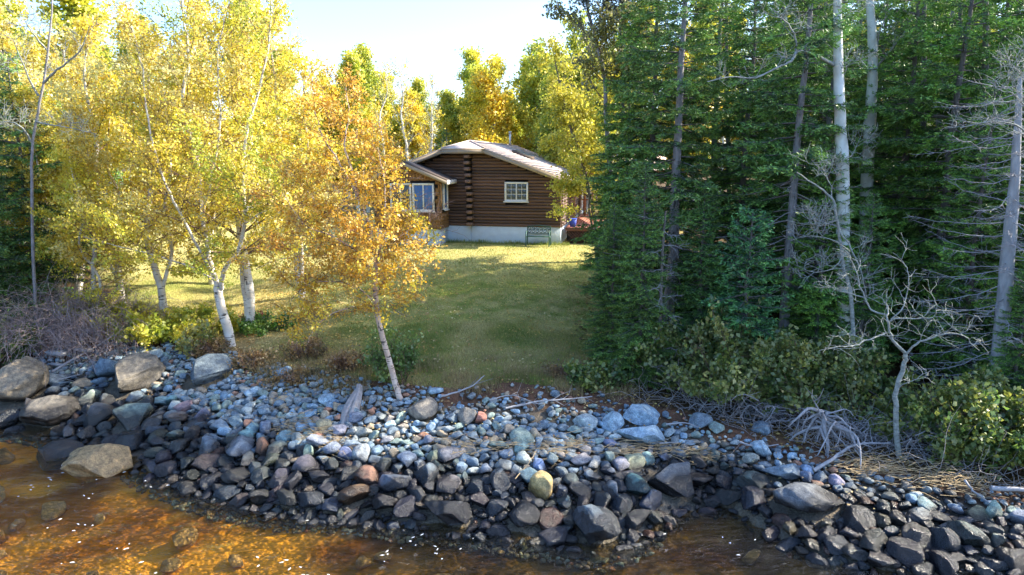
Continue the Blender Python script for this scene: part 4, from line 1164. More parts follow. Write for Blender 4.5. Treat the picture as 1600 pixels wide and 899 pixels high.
# --- the leaning young birch with orange leaves
rngo = np.random.default_rng(202)
l0 = G(624, 622); Y1 = l0[1]; base = tuple(l0 - np.array([0, 0, .1]))
leanb = thing("birch_tree", base, "slim birch leaning left from the stony bank with orange-gold leaves in front of the lawn", "tree")
T_ = Tubes(); TW = Tubes(); segs = []
tr0 = smooth_poly(world_stem([(629, 636, Y1 - .1), (618, 600, Y1), (604, 550, Y1), (592, 500, Y1), (586, 450, Y1), (588, 410, Y1)]), 4, .006, rngo)
T_.add(tr0, (.068, .046), 10)
stems = [
 ([(588, 412, Y1), (578, 360, Y1), (566, 325, Y1 + .1), (548, 285, Y1 + .2), (528, 250, Y1 + .2), (505, 215, Y1 + .2), (490, 165, Y1 + .2)], .040, .009),
 ([(559, 305, Y1 + .1), (548, 262, Y1), (538, 225, Y1 - .1), (545, 180, Y1 - .2), (540, 135, Y1 - .2)], .028, .007),
 ([(588, 408, Y1), (598, 370, Y1 - .1), (602, 330, Y1 - .1), (600, 280, Y1 - .1), (590, 230, Y1 - .1)], .026, .007),
 ([(585, 430, Y1), (560, 395, Y1 - .2), (520, 370, Y1 - .4), (475, 350, Y1 - .5), (440, 300, Y1 - .5)], .022, .006),
 ([(586, 468, Y1), (606, 430, Y1 - .1), (640, 405, Y1 - .2), (665, 372, Y1 - .2), (672, 330, Y1 - .2)], .017, .005),
 ([(587, 475, Y1), (560, 450, Y1 - .3), (520, 440, Y1 - .5), (480, 445, Y1 - .6), (455, 470, Y1 - .6)], .016, .005),
 ([(588, 490, Y1), (560, 480, Y1 - .3), (520, 490, Y1 - .5), (490, 515, Y1 - .6), (478, 540, Y1 - .6)], .014, .005),
 ([(585, 425, Y1), (545, 400, Y1 + .3), (490, 400, Y1 + .5), (440, 405, Y1 + .6), (400, 420, Y1 + .6)], .018, .005),
 ([(575, 355, Y1), (540, 330, Y1 + .3), (490, 310, Y1 + .4), (440, 250, Y1 + .5)], .020, .006),
 ([(586, 440, Y1), (596, 400, Y1 - .3), (625, 370, Y1 - .5), (650, 350, Y1 - .6)], .015, .005),
]
for ps, ra, rb_ in stems:
    q = smooth_poly(world_stem(ps), 4, .010, rngo); T_.add(q, (ra, rb_), 7)
    grow(rngo, TW, q, ra, rb_, 14, .12, .99, lambda s: .95 * (1 - s) ** .5 + .35, lambda s: .1 + .5 * s, segs, 7, droop=.14, twigs=2, tr=.005, minr=.005)
T_.build("trunk", M['birch_o'], leanb, base)
TW.build("branches", M['twig'], leanb, base)
lp = leafpts(rngo, segs, 26000, .055)
pp_ = np.array([proj(a_) for a_ in lp]); lp = lp[pp_[:, 0] < np.interp(pp_[:, 1], [130, 240, 330, 350, 385, 450, 480], [585, 628, 640, 668, 698, 685, 640]) + rngo.normal(0, 9, len(lp))]
o = link("crown", leaves_mesh("crown", rngo, lp - np.array(base), .048, GOLD), M['leaf_y'], leanb); tag(o, kind='stuff')

# --- generic broadleaf tree, built at the origin and copied
def broadleaf(name, seed, h, r, stemdefs, nb, crown, spread, nleaf, lsize, pal, barkm, label, cat="tree", group=None, droop=.05, s0=.25, sec=6, twigs=0, mat='leaf_y', twigm='twig', loc=(0, 0, 0), leafspread=.12, elevf=None, patch=1.5, tr=.008):
    g = np.random.default_rng(seed); t = thing(name, loc, label, cat, group)
    T_ = Tubes(); TW = Tubes(); segs = []
    for (dx, dy, hh, rr_) in stemdefs:
        n_ = 6
        pts = np.array([[dx * (k / n_) ** 1.2, dy * (k / n_) ** 1.2, hh * k / n_ - .15] for k in range(n_ + 1)]); pts[1:, :2] += g.normal(0, h * .012, (n_, 2))
        q = smooth_poly(pts, 4, h * .0015, g); T_.add(q, (rr_, rr_ * .15), 10)
        grow(g, TW, q, rr_, rr_ * .15, nb, s0, .99, lambda s: crown * (1 - s) ** .55 * min(1, .55 + (s - s0) * 2) + h * .045, elevf or (lambda s: .25 + .75 * s), segs, sec, droop=droop, twigs=twigs, tr=tr, minr=.008)
    T_.build("trunk", M[barkm], t); TW.build("branches", M[twigm], t)
    if nleaf:
        lp = leafpts(g, segs, nleaf, leafspread)
        o = link("crown", leaves_mesh("crown", g, lp, lsize, pal, patch=patch), M[mat], t); tag(o, kind='stuff')
    return t
def gz(x, y): return Hs(x, y) - .05
def at(px, y, z=2.0): x = X(px, y, z); return (x, y, gz(x, y))

birA = broadleaf("birch_tree", 301, 9.5, .13, [(.6, .2, 9.5, .14), (-.7, .3, 8.6, .09)], 26, 2.1, .1, 16000, .075, YEL, 'birch', "white birch with thick pale trunk just behind and right of the big forked birch", loc=at(388, 19.5), group="birches behind the big birch", s0=.22, droop=.16, sec=7)
birB = broadleaf("birch_tree", 302, 9.0, .12, [(-.3, .2, 9.0, .12), (.9, -.2, 7.6, .07)], 26, 2.0, .1, 16000, .075, YEL[1:], 'birch', "slender birch with dark-banded trunk behind the big forked birch on its left side", loc=at(255, 20.0), group="birches behind the big birch", s0=.24, droop=.16, sec=7)
dup(birB, at(187, 20.5), 2.1, (1, 1, .98), "birch with patchy white trunk nearest the brush tangle", "birches behind the big birch")
dup(birA, at(120, 23.0), 1.0, .95, "yellow birch behind the brush tangle beside the dark spruces", "birches behind the big birch")
dup(birA, at(470, 22.5), 3.3, .9, "yellow birch filling the gap between the big birch and the leaning one", "birches behind the big birch")
dup(birB, at(330, 24.5), 4.3, 1.08, "tall yellow birch straight behind the big forked birch", "birches behind the big birch")
dup(birB, at(150, 19.2), 5.2, .72, "small gold-leaved birch leaning over the brush tangle", "birches behind the big birch")
dup(birA, at(85, 20.8), 2.4, .8, "young yellow birch between the brush tangle and the left spruces", "birches behind the big birch")
dup(birB, at(40, 27), .3, 1.1, "tall yellow birch rising behind the spruces at the left edge", "birches behind the big birch")

# --- yellow, gold and green trees in the forest behind the cabin
F1 = broadleaf("aspen_tree", 311, 11.5, .16, [(.4, .2, 11.5, .15)], 34, 2.3, .1, 15000, .15, YEL, 'aspen', "tall yellow aspen in the forest behind the cabin", loc=at(735, 54), group="autumn trees in the forest behind the cabin", s0=.25, leafspread=.22, sec=6, patch=2.5)
F2 = broadleaf("aspen_tree", 312, 11, .15, [(-.5, .3, 11, .13), (.8, -.3, 9.6, .09)], 26, 2.2, .1, 15000, .15, YG, 'aspen', "green-yellow aspen in the forest behind the cabin", loc=at(845, 47), group="autumn trees in the forest behind the cabin", s0=.2, leafspread=.22, patch=2.5)
F3 = broadleaf("birch_tree", 313, 10, .13, [(.3, .2, 10, .12), (-.8, .4, 9, .08)], 24, 2.4, .1, 14000, .14, GOLD[:3] + YEL[2:4], 'birch', "golden birch in the forest behind the cabin", loc=at(770, 46), group="autumn trees in the forest behind the cabin", s0=.2, leafspread=.22, patch=2.5)
lab = {id(F1): "yellow aspen", id(F2): "green-yellow aspen", id(F3): "golden birch"}
BG = [(F1, 560, 46, .85), (F3, 520, 52, .9), (F2, 600, 52, .9), (F1, 660, 57, .8), (F2, 700, 52, .70), (F3, 715, 58, .82), (F1, 790, 52, .74), (F2, 815, 54, .84), (F1, 880, 50, .95),
      (F3, 915, 46, .95), (F2, 955, 49, 1.1), (F1, 1000, 45, 1.15), (F3, 1060, 48, 1.2), (F1, 1120, 44, 1.15), (F2, 1190, 47, 1.25), (F1, 1260, 44, 1.2), (F3, 1330, 46, 1.25), (F2, 1400, 44, 1.2), (F1, 1470, 46, 1.25), (F3, 1550, 44, 1.2), (F1, 1640, 45, 1.25),
      (F2, 440, 50, 1.05), (F1, 380, 54, 1.15), (F3, 310, 48, 1.1), (F1, 240, 52, 1.2), (F2, 170, 47, 1.15), (F3, 100, 51, 1.25), (F1, 30, 47, 1.2), (F2, -60, 50, 1.25), (F1, -150, 46, 1.2), (F3, 480, 44, .8), (F2, 905, 39, .95), (F2, 870, 41, .85), (F1, 1080, 40, 1.05), (F1, 20, 36, 1.15), (F1, 165, 36, 1.2), (F1, 400, 39, 1.2), (F1, 575, 48, .88), (F1, 612, 50, .88), (F3, 655, 51, .8), (F1, 700, 49, .78), (F1, 748, 49, .84), (F3, 782, 50, .86), (F1, 822, 50, .9), (F3, 640, 63, .9), (F1, 850, 62, 1.0), (F2, 760, 66, .95), (F1, 545, 62, .95), (F3, 940, 58, 1.1),
      (F1, 1750, 50, 1.25), (F2, 1880, 47, 1.2), (F3, -260, 50, 1.2)]
def spot(px, y):
    if px < 60: a = "in the far wood at the leftmost edge"
    elif px < 280: a = "in the far wood behind the left birches"
    elif px < 440: a = "in the far wood behind the big forked birch"
    elif px < 560: a = "beyond the sunny end of the lawn"
    elif px < 690: a = "beyond the left end of the cabin roof"
    elif px < 860: a = "straight behind the cabin roof"
    elif px < 960: a = "behind the deck and porch"
    elif px < 1110: a = "showing through the spruces near the cabin"
    elif px < 1300: a = "showing through the wood behind the grey-trunked spruce"
    else: a = "showing through the far spruces by the pale trunks"
    return a
seen_l = {}
ORD = ["first", "second", "third", "fourth", "fifth", "sixth", "seventh", "eighth", "ninth", "tenth"]
def unique(lab_):
    k = seen_l.get(lab_, 0); seen_l[lab_] = k + 1
    return lab_ if k == 0 else f"{lab_}, {ORD[k]} from the front"
for (F, px, y, s) in sorted(BG, key=lambda a: a[2]):
    l_ = unique(f"{lab[id(F)]} {spot(px, y)}")
    dup(F, at(px, y, 3), RNG.uniform(0, 6.28), (s, s, s * RNG.uniform(.9, 1.08)), l_, "autumn trees in the forest behind the cabin")

# green-yellow tree with drooping boughs over the right end of the cabin
broadleaf("birch_tree", 320, 8.5, .10, [(-1.9, -.2, 8.2, .10), (.3, .3, 7.5, .07), (-1.4, -.6, 6.2, .06)], 24, 2.3, .1, 23000, .085, YG, 'trunk', "green-yellow birch whose boughs droop before the right end of the cabin and the bench", loc=at(934, 27.0), s0=.30, droop=.30, sec=8, leafspread=.12)

# bare aspens behind the cabin
for i, (px, y, hh, lbl, tip) in enumerate([(640, 43, 9.6, "thin bare aspen with few top leaves behind the cabin, beside the orange birch", 622), (677, 44, 8.6, "bare white aspen with spreading boughs behind the left slope of the cabin roof", 676), (603, 46, 9.8, "slim half-bare aspen behind the crown of the orange birch", 596)]):
    x, yy, zz = at(px, y); tipx = X(tip, y, zz + hh) - x
    broadleaf("aspen_tree", 330 + i, hh, .13, [(tipx, .2, hh, .13)], 26, 1.7, .1, 900 if i != 1 else 600, .10, YEL[2:] , 'birch', lbl, loc=(x, yy, zz), s0=.18, sec=6, twigs=2, twigm='twig_pale', droop=-.02, tr=.012, elevf=lambda s: .45 + .5 * s, group="bare aspens behind the cabin")

# ================================================================== CONIFERS
def conifer(name, seed, h, rmax, nbr, label, s0=.06, lean=(0, 0), droop=.25, density=1.0, tone=(1, 1, 1), dead_low=.2, needle=.098, loc=(0, 0, 0), group=None, tr=None, nw=.027, cone=.55, trunkm='trunk', brown=0.0):
    g = np.random.default_rng(seed); t = thing(name, loc, label, "tree", group)
    T_ = Tubes(); TD = Tubes(); n_ = 8
    r0 = tr or h * .0125
    pts = np.array([[lean[0] * k / n_, lean[1] * k / n_, h * k / n_ - .15] for k in range(n_ + 1)]); pts[1:-1, :2] += g.normal(0, .03, (n_ - 1, 2))
    tq = smooth_poly(pts, 3, .004, g); T_.add(tq, (r0, .012), 9); T_.build("trunk", M[trunkm], t)
    TO, TDir, TL, TS = [], [], [], []
    B = Tubes(); az0 = g.uniform(0, 6)
    for i in range(nbr):
        ti = int(i / 5.5); s = s0 + (1 - s0) * ((ti + .5 + g.normal(0, .13)) / (nbr / 5.5)) ** 1.05
        if s > .995: continue
        env = (1 - s) ** cone * rmax + .10
        L = env * g.uniform(.6, 1.12) * min(1, .7 + (s - s0) * 3)
        az = az0 + 6.283 * (i - ti * 5.5) / 5.5 + ti * 2.1 + g.normal(0, .22)
        el = -.12 + .75 * s ** 2 + g.normal(0, .10)
        p = polyat(tq, s); d = np.array([math.cos(az) * math.cos(el), math.sin(az) * math.cos(el), math.sin(el)])
        m = 7; tt = np.linspace(0, 1, m)[:, None]
        q = p + d * L * tt + np.array([0, 0, 1]) * (-droop * L * (tt ** 1.4) + droop * .75 * L * tt ** 3.2)
        q[1:] += g.normal(0, .02 * L, (m - 1, 3)) * tt[1:]
        dead = s < dead_low and g.random() < .6
        if dead: L *= .7
        (TD if dead else B).add(q, (.010 + .008 * L, .003), 4)
        hd = unit(np.array([d[0], d[1], 0])); side = np.array([-hd[1], hd[0], 0])
        k_ = int(L / (.075 if not dead else .22) / 1.0 * density) + 3
        for j in range(k_):
            t_ = .22 + .78 * (j + g.random()) / k_
            a = polyat(q, t_); sg = 1 if j % 2 else -1
            l2 = (.42 * L * (1 - t_) ** .8 + .10) * g.uniform(.6, 1.15); ang = g.uniform(.75, 1.15)
            e = unit(hd * math.cos(ang) + side * sg * math.sin(ang) + np.array([0, 0, g.normal(-.14, .14)]))
            if dead:
                c2 = a + e * l2 * .6; TD.add([a, c2, c2 + unit(e + g.normal(0, .4, 3)) * l2 * .5], (.006, .002), 3)
                continue
            TO.append(a); TDir.append(e); TL.append(l2); TS.append(t_)
            if l2 > .28:
                for z_ in range(int(l2 / .13)):
                    u_ = g.uniform(.25, .95); e2 = unit(e + hd * .5 + side * g.normal(0, .6) + np.array([0, 0, g.normal(-.1, .2)]))
                    TO.append(a + e * l2 * u_); TDir.append(e2); TL.append(l2 * (1 - u_) * .5 + .09); TS.append(1)
        TO.append(q[-2]); TDir.append(unit(q[-1] - q[-2])); TL.append(.16); TS.append(1)
    if B.g: B.build("branches", M['trunk'], t)
    if TD.g: TD.build("dead_twigs", M['dead_dark'], t)
    TO = np.array(TO); TDir = np.array(TDir); TL = np.array(TL)
    cnt = np.maximum((TL / .023).astype(int), 4); idx = np.repeat(np.arange(len(TL)), cnt)
    j = np.concatenate([np.arange(c) for c in cnt]) / np.repeat(cnt, cnt)
    o_ = TO[idx] + TDir[idx] * (TL[idx] * j)[:, None] + np.array([0, 0, -1]) * (TL[idx] * j ** 2 * .12)[:, None]
    r = rand_unit(g, len(idx)); perp = unit(r - TDir[idx] * (r * TDir[idx]).sum(1)[:, None])
    nd = unit(TDir[idx] * g.uniform(.4, 1.1, len(idx))[:, None] + perp * np.array([.75, .75, .45]))
    nl = needle * g.uniform(.6, 1.25, len(idx))[:, None]
    sd_ = unit(np.cross(nd, rand_unit(g, len(idx)))) * nw * g.uniform(.7, 1.3, len(idx))[:, None]
    v = np.stack([o_ - sd_ * .6, o_ + nd * nl, o_ + sd_ * .6 + nd * nl * .35], 1).reshape(-1, 3)
    f = np.arange(len(v)).reshape(-1, 3)
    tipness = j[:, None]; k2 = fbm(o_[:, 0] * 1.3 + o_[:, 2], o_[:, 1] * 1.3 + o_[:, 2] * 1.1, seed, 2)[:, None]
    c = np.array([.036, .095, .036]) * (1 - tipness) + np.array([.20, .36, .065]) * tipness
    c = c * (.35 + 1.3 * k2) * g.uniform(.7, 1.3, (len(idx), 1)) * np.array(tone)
    if brown:
        br = (k2 > 1 - brown) ; c = np.where(br, np.array([.26, .13, .05]) * g.uniform(.6, 1.2, (len(idx), 1)), c)
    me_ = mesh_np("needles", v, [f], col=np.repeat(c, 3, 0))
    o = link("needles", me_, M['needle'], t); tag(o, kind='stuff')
    return t

GS = "spruces and firs of the dark wood on the right"
# labels as (px, y, tree, yaw, scale, text)
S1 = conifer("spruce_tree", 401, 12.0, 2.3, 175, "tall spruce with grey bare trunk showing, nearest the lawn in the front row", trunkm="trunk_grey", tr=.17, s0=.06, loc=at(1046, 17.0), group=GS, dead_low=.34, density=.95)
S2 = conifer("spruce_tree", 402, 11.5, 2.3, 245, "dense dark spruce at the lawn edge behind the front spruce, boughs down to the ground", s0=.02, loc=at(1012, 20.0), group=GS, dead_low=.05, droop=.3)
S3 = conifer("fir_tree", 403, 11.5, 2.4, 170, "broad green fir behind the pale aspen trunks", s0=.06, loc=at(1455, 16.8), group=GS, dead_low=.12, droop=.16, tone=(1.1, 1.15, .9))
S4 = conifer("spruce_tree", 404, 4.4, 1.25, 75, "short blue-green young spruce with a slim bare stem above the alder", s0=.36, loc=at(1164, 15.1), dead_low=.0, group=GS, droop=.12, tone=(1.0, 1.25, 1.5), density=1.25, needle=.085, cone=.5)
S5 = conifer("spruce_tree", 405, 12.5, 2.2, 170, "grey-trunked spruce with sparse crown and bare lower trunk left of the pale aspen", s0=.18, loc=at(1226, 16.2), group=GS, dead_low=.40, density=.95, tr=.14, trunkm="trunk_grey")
fill = [
 (S2, 975, 22.5, .9, 0.8, "narrow dark spruce standing furthest out towards the cabin deck"),
 (S2, 1000, 15.4, 2.0, .44, "low bushy spruce at the front corner of the lawn bank"),
 (S2, 955, 16.2, 3.2, .36, "small bushy spruce skirting the lawn beside the front corner"),
 (S2, 1090, 16.0, 4.0, .42, "small dark spruce between the front spruce and the alder"),
 (S1, 1105, 20.5, 2.2, .95, "spruce in the second row right of the front spruce"),
 (S3, 1150, 18.4, 1.0, .92, "green fir between the front spruce and the grey-trunked spruce"),
 (S2, 1195, 22.0, 5.0, 1.05, "dense spruce behind the grey-trunked spruce"),
 (S1, 1275, 20.0, 1.2, .95, "spruce between the grey-trunked spruce and the pale aspen"),
 (S3, 1275, 15.8, 4.4, .52, "short fir right of the grey-trunked spruce above the alder"),
 (S3, 1390, 18.5, 2.6, 1.0, "fir just right of the second pale trunk"),
 (S3, 1345, 15.4, .6, .40, "little fir growing between the two pale aspen trunks"),
 (S2, 1345, 24.0, 3.0, 1.05, "dark spruce straight behind the two pale aspen trunks"),
 (S1, 1440, 22.0, .4, 1.0, "spruce behind the broad green fir"),
 (S3, 1520, 19.0, 3.7, 1.0, "fir left of the dead grey spruce, rear row"),
 (S3, 1505, 15.0, 5.2, .62, "middle-sized fir left of the dead grey spruce, front row"),
 (S2, 1590, 20.5, 1.7, 1.05, "dense spruce behind the dead grey spruce"),
 (S3, 1640, 15.2, .3, .88, "green fir right of the dead grey spruce at the frame edge"),
 (S3, 1590, 13.2, 2.4, .32, "low fir bough tree above the stones at the far right"),
 (S1, 1660, 17.5, 2.9, 1.0, "spruce just beyond the right frame edge"),
 (S2, 1240, 26.0, 4.1, 1.1, "tall dark spruce deep behind the grey-trunked spruce"),
 (S1, 1310, 27.5, .1, 1.1, "tall spruce deep behind the pale aspens"),
 (S3, 1500, 25.0, 4.9, 1.1, "tall fir deep behind the broad green fir"),
 (S2, 1420, 28.0, 5.9, 1.1, "deep rear spruce between the broad fir and the pale aspens"),
 (S2, 1560, 27.0, 2.5, 1.1, "deep rear spruce behind the dead grey spruce"),
 (S2, 1700, 22.0, 2.5, 1.1, "large spruce outside the right edge of the wood"),
 (S3, 1800, 18.0, 1.5, 1.1, "large fir outside the right edge of the wood"),
 (S2, 1690, 13.3, 1.5, .62, "shore spruce outside the right edge, sized for its shade on the shore"),  # stands outside the frame, height set for the shadow it throws
 (S3, 1850, 14.0, 1.5, .55, "shore fir outside the right edge, sized for its shade on the shore"),  # also outside the frame, kept low to limit its shadow
]
for tsrc, px, y, rz, sc, lbl in fill:
    dup(tsrc, at(px, y), rz, sc, lbl, GS)
# spruces at the left edge
GL = "spruces of the wood at the left edge"
L1 = conifer("spruce_tree", 411, 8.0, 2.2, 120, "dark spruce with spreading boughs above the brush tangle at the left edge", s0=.10, loc=at(60, 20.5), group=GL, droop=.15, dead_low=.15)
for px, y, rz, sc, lbl in [(-30, 18.5, 2, .9, "dark spruce cut by the left edge of the picture"), (15, 23.5, 4, 1.0, "spruce between the two left edge spruces, further back"), (110, 25.5, 1, .85, "spruce further back beside the yellow birches on the left"),
                           (-90, 22, 3, 1.2, "big spruce outside the left edge"), (165, 30, 5, .9, "distant spruce behind the left birches"), (-200, 19, .5, 1.2, "spruce well outside the left edge"), (575, 49, 2.5, 1.0, "tall dark spruce behind the crown of the orange birch"), (700, 47, .9, .72, "green spruce behind the cabin ridge")]:
    dup(L1, at(px, y), rz, sc, lbl, GL if px < 300 else "spruces in the forest behind the cabin")

# leafy tree reaching over the spruces, shade put into its dark leaf colours
broadleaf("poplar_tree", 421, 12.5, .12, [(-1.4, .3, 11.6, .12), (-.5, .5, 12, .08)], 24, 3.0, .1, 12000, .085, [(.05, .07, .06), (.09, .12, .09), (.14, .17, .12), (.30, .30, .06)], 'trunk_grey', "poplar with shade-darkened leaves leaning out of the spruces against the bright sky", loc=at(975, 22.5), s0=.55, droop=.05, mat='leaf', sec=7, twigs=1)

# ---------------------------------------------------------------- pale aspen trunks in the wood
def trunk_only(name, label, ps, ra, rb_, mat, limbs=(), n=24, group=None):
    w = world_stem(ps); g0 = w[0].copy(); b_ = tuple(g0); t = thing(name, b_, label, "tree", group)
    g = np.random.default_rng(int(ps[0][0])); T_ = Tubes(); q = smooth_poly(w, 5, .006, g); T_.add(q, (ra, rb_), 12)
    T_.build("trunk", M[mat], t, b_); dummy = []
    for lm in limbs:
        pts, r_ = lm; TB = Tubes(); ww = smooth_poly(world_stem(pts), 4, .012, g); TB.add(ww, (r_, r_ * .25), 6)
        grow(g, TB, ww, r_, r_ * .25, n, .25, .98, lambda s: .55 * (1 - s) + .35, .3, dummy, 5, twigs=2, tr=.006, wob=.12, minr=.006)
        TB.build("branch", M['twig_pale'], t, b_)
    return t
ga = G(1322, 585)
y2 = 15.6
def basept(px, y, z_off=.1):
    x = X(px, y, 1.6); z = Hs(x, y) - z_off; a = proj((x, y, z)); return (a[0], a[1], y)
trunk_only("aspen_tree", "smooth pale aspen trunk, thickest and nearest, with one bent white limb",
  [basept(1322, y2), (1320, 480, y2), (1318, 400, y2), (1316, 250, y2), (1312, 180, y2), (1310, 90, y2), (1308, 0, y2), (1306, -200, y2), (1300, -420, y2)], .185, .05, 'aspen',
  [([(1302, 102, y2), (1285, 92, y2 - .2), (1262, 82, y2 - .3), (1245, 82, y2 - .4), (1236, 96, y2 - .5), (1215, 105, y2 - .6), (1180, 122, y2 - .7), (1140, 120, y2 - .8), (1105, 128, y2 - .9)], .042),
   ([(1245, 82, y2 - .4), (1243, 60, y2 - .4), (1226, 32, y2 - .5), (1205, 25, y2 - .5)], .026),
   ([(1318, 32, y2), (1330, 15, y2 - .1), (1345, -5, y2 - .1)], .02), ([(1318, 118, y2), (1324, 105, y2 - .1), (1330, 92, y2 - .1)], .015), ([(1320, 252, y2), (1332, 240, y2 - .1), (1343, 218, y2 - .1)], .018)], n=9)
y3 = 18.6
trunk_only("aspen_tree", "second pale aspen trunk with broken side limb, further back among fir boughs",
  [basept(1352, y3), (1352, 400, y3), (1354, 300, y3), (1360, 180, y3), (1364, 90, y3), (1360, 0, y3), (1356, -200, y3), (1350, -380, y3)], .205, .05, 'aspen',
  [([(1368, 108, y3), (1390, 80, y3 - .2), (1410, 55, y3 - .3), (1428, 22, y3 - .3)], .03), ([(1368, 100, y3), (1376, 45, y3), (1395, 10, y3)], .025)], n=6)
# more slim grey trunks in the dark wood
for i, (px, y, pt, r_, lbl) in enumerate([(1440, 20.5, 1444, .09, "slim grey trunk deep in the wood behind the broad fir"), (1490, 20, 1500, .08, "slim bluish trunk between the broad fir and the dead spruce"), (1528, 18, 1540, .10, "grey trunk close left of the dead spruce"), (1285, 23, 1290, .07, "thin trunk in the shade between the grey spruce and the aspen"),
                                          (1140, 23, 1135, .08, "thin trunk behind the young blue-green spruce"), (965, 25, 975, .07, "thin trunk behind the lawn edge spruces")]):
    trunk_only("spruce_tree", lbl, [basept(px, y), ((px * 2 + pt) / 3, 300, y), (pt, 100, y), (pt, -60, y)], r_, r_ * .6, 'trunk', n=0, group="bare trunks in the wood")

# ---------------------------------------------------------------- dead grey spruce at the right
def dead_spruce(name, label, ps, ra, rb_, nb, L0, seed, loc_y, mat='dead', upto=.98, s0=.08):
    w = world_stem(ps); b_ = tuple(w[0]); t = thing(name, b_, label, "tree"); g = np.random.default_rng(seed)
    T_ = Tubes(); q = smooth_poly(w, 5, .006, g); T_.add(q, (ra, rb_), 10); T_.build("trunk", M['trunk'] if mat != 'dead' else M['dead_trunk'], t, b_)
    TB = Tubes()
    for i in range(nb):
        s = s0 + (upto - s0) * (i + g.random()) / nb; p = polyat(q, s); az = i * 2.4 + g.normal(0, .4)
        L = L0 * g.uniform(.5, 1.15) * (1 - .35 * s); d = np.array([math.cos(az), math.sin(az), g.normal(.0, .12)])
        tt = np.linspace(0, 1, 8)[:, None]
        b = p + d * L * tt + np.array([0, 0, 1]) * (-.28 * L * tt + .24 * L * tt ** 2.2); b[1:] += g.normal(0, .018, (7, 3))
        TB.add(b, (.011, .002), 4)
        for j in range(int(L / .055)):
            t_ = .15 + .85 * g.random(); a = polyat(b, t_); e = unit(d * .6 + np.cross(d, [0, 0, 1]) * g.choice([-1, 1]) * g.uniform(.5, 1.2) + np.array([0, 0, g.normal(-.1, .3)]))
            l2 = g.uniform(.12, .42) * (1.1 - t_ * .5); m1 = a + e * l2 * .5; TB.add([a, m1, m1 + unit(e + g.normal(0, .35, 3)) * l2 * .5], (.0045, .0015), 3)
    tag(TB.build("branches", M['dead'], t, b_), kind='stuff'); return t
yd = 13.6
dead_spruce("dead_spruce", "dead grey spruce with bare bluish drooping branches near the right edge", [basept(1562, yd), (1575, 400, yd), (1584, 300, yd), (1590, 200, yd), (1594, 120, yd)], .16, .035, 120, 2.1, 9, yd)
dead_spruce("dead_spruce", "small dead spruce with brittle twigs between the lawn spruces and the grey trunk", [basept(1030, 15.2), (1034, 420, 15.2), (1040, 330, 15.2)], .05, .02, 26, .9, 10, 15.2, mat='x')

# ---------------------------------------------------------------- crooked bare tree at the shore
yc = None
cb = G(1405, 716); yc = cb[1]
crook = thing("bare_tree", tuple(cb), "crooked bare shore tree with twisting pale boughs beside the tree root tangle", "tree")
g = np.random.default_rng(77); T_ = Tubes(); TW = Tubes(); dm = []
main = smooth_poly(world_stem([(1408, 724, yc), (1402, 690, yc), (1400, 640, yc), (1400, 612, yc), (1412, 572, yc), (1415, 550, yc)]), 5, .006, g); T_.add(main, (.052, .036), 10)
for ps, ra, nn in [
  ([(1415, 552, yc), (1402, 540, yc - .1), (1392, 525, yc - .1), (1388, 500, yc - .1), (1386, 480, yc), (1385, 470, yc)], .045, 5),
  ([(1388, 505, yc - .1), (1400, 498, yc - .2), (1425, 498, yc - .3), (1455, 496, yc - .4), (1462, 480, yc - .5), (1460, 465, yc - .5)], .022, 9),
  ([(1386, 492, yc), (1362, 485, yc + .2), (1350, 465, yc + .3), (1340, 430, yc + .4), (1330, 405, yc + .5), (1318, 388, yc + .6)], .026, 9),
  ([(1392, 500, yc), (1408, 485, yc), (1416, 465, yc + .1), (1420, 430, yc + .1), (1412, 410, yc + .2), (1395, 395, yc + .2)], .020, 7),
  ([(1415, 555, yc), (1432, 538, yc - .1), (1450, 530, yc - .1), (1480, 522, yc - .2), (1505, 525, yc - .2), (1530, 548, yc - .3)], .030, 12),
  ([(1385, 520, yc - .1), (1360, 530, yc - .3), (1335, 540, yc - .4), (1305, 542, yc - .5), (1280, 548, yc - .5)], .024, 12),
  ([(1402, 608, yc), (1416, 598, yc - .2), (1432, 592, yc - .3), (1455, 578, yc - .3)], .018, 6),
  ([(1350, 465, yc + .3), (1325, 458, yc + .3), (1300, 450, yc + .3), (1282, 430, yc + .3)], .016, 8),
]:
    q = smooth_poly(world_stem(ps), 4, .012, g); ra *= .72; T_.add(q, (ra, ra * .25), 7)
    grow(g, TW, q, ra, ra * .35, max(nn - 2, 3), .2, .98, lambda s: .5 * (1 - s) + .3, .35, dm, 3, twigs=1, tr=.005, wob=.14, minr=.0055)
T_.build("trunk", M['twig_pale'], crook, tuple(cb)); TW.build("branches", M['twig_pale'], crook, tuple(cb))
# taller thin bare tree with arching limbs beside the pale aspen
yt = 14.2
tb = trunk_only("bare_tree", "thin bare tree with long arching twigs leaning across the nearest pale aspen",
  [basept(1345, yt), (1330, 470, yt), (1318, 420, yt), (1312, 370, yt), (1305, 330, yt), (1300, 310, yt), (1275, 290, yt), (1245, 270, yt)], .045, .012, 'twig_pale',
  [([(1312, 380, yt), (1290, 372, yt - .1), (1262, 370, yt - .2), (1235, 376, yt - .2)], .015), ([(1308, 345, yt), (1285, 350, yt - .1), (1258, 348, yt - .2)], .014),
   ([(1318, 400, yt), (1300, 420, yt - .1), (1270, 425, yt - .2), (1245, 415, yt - .2)], .014), ([(1312, 360, yt), (1335, 400, yt - .2), (1350, 440, yt - .3), (1355, 470, yt - .3)], .018), ([(1300, 312, yt), (1296, 285, yt), (1268, 250, yt)], .014)], n=9)
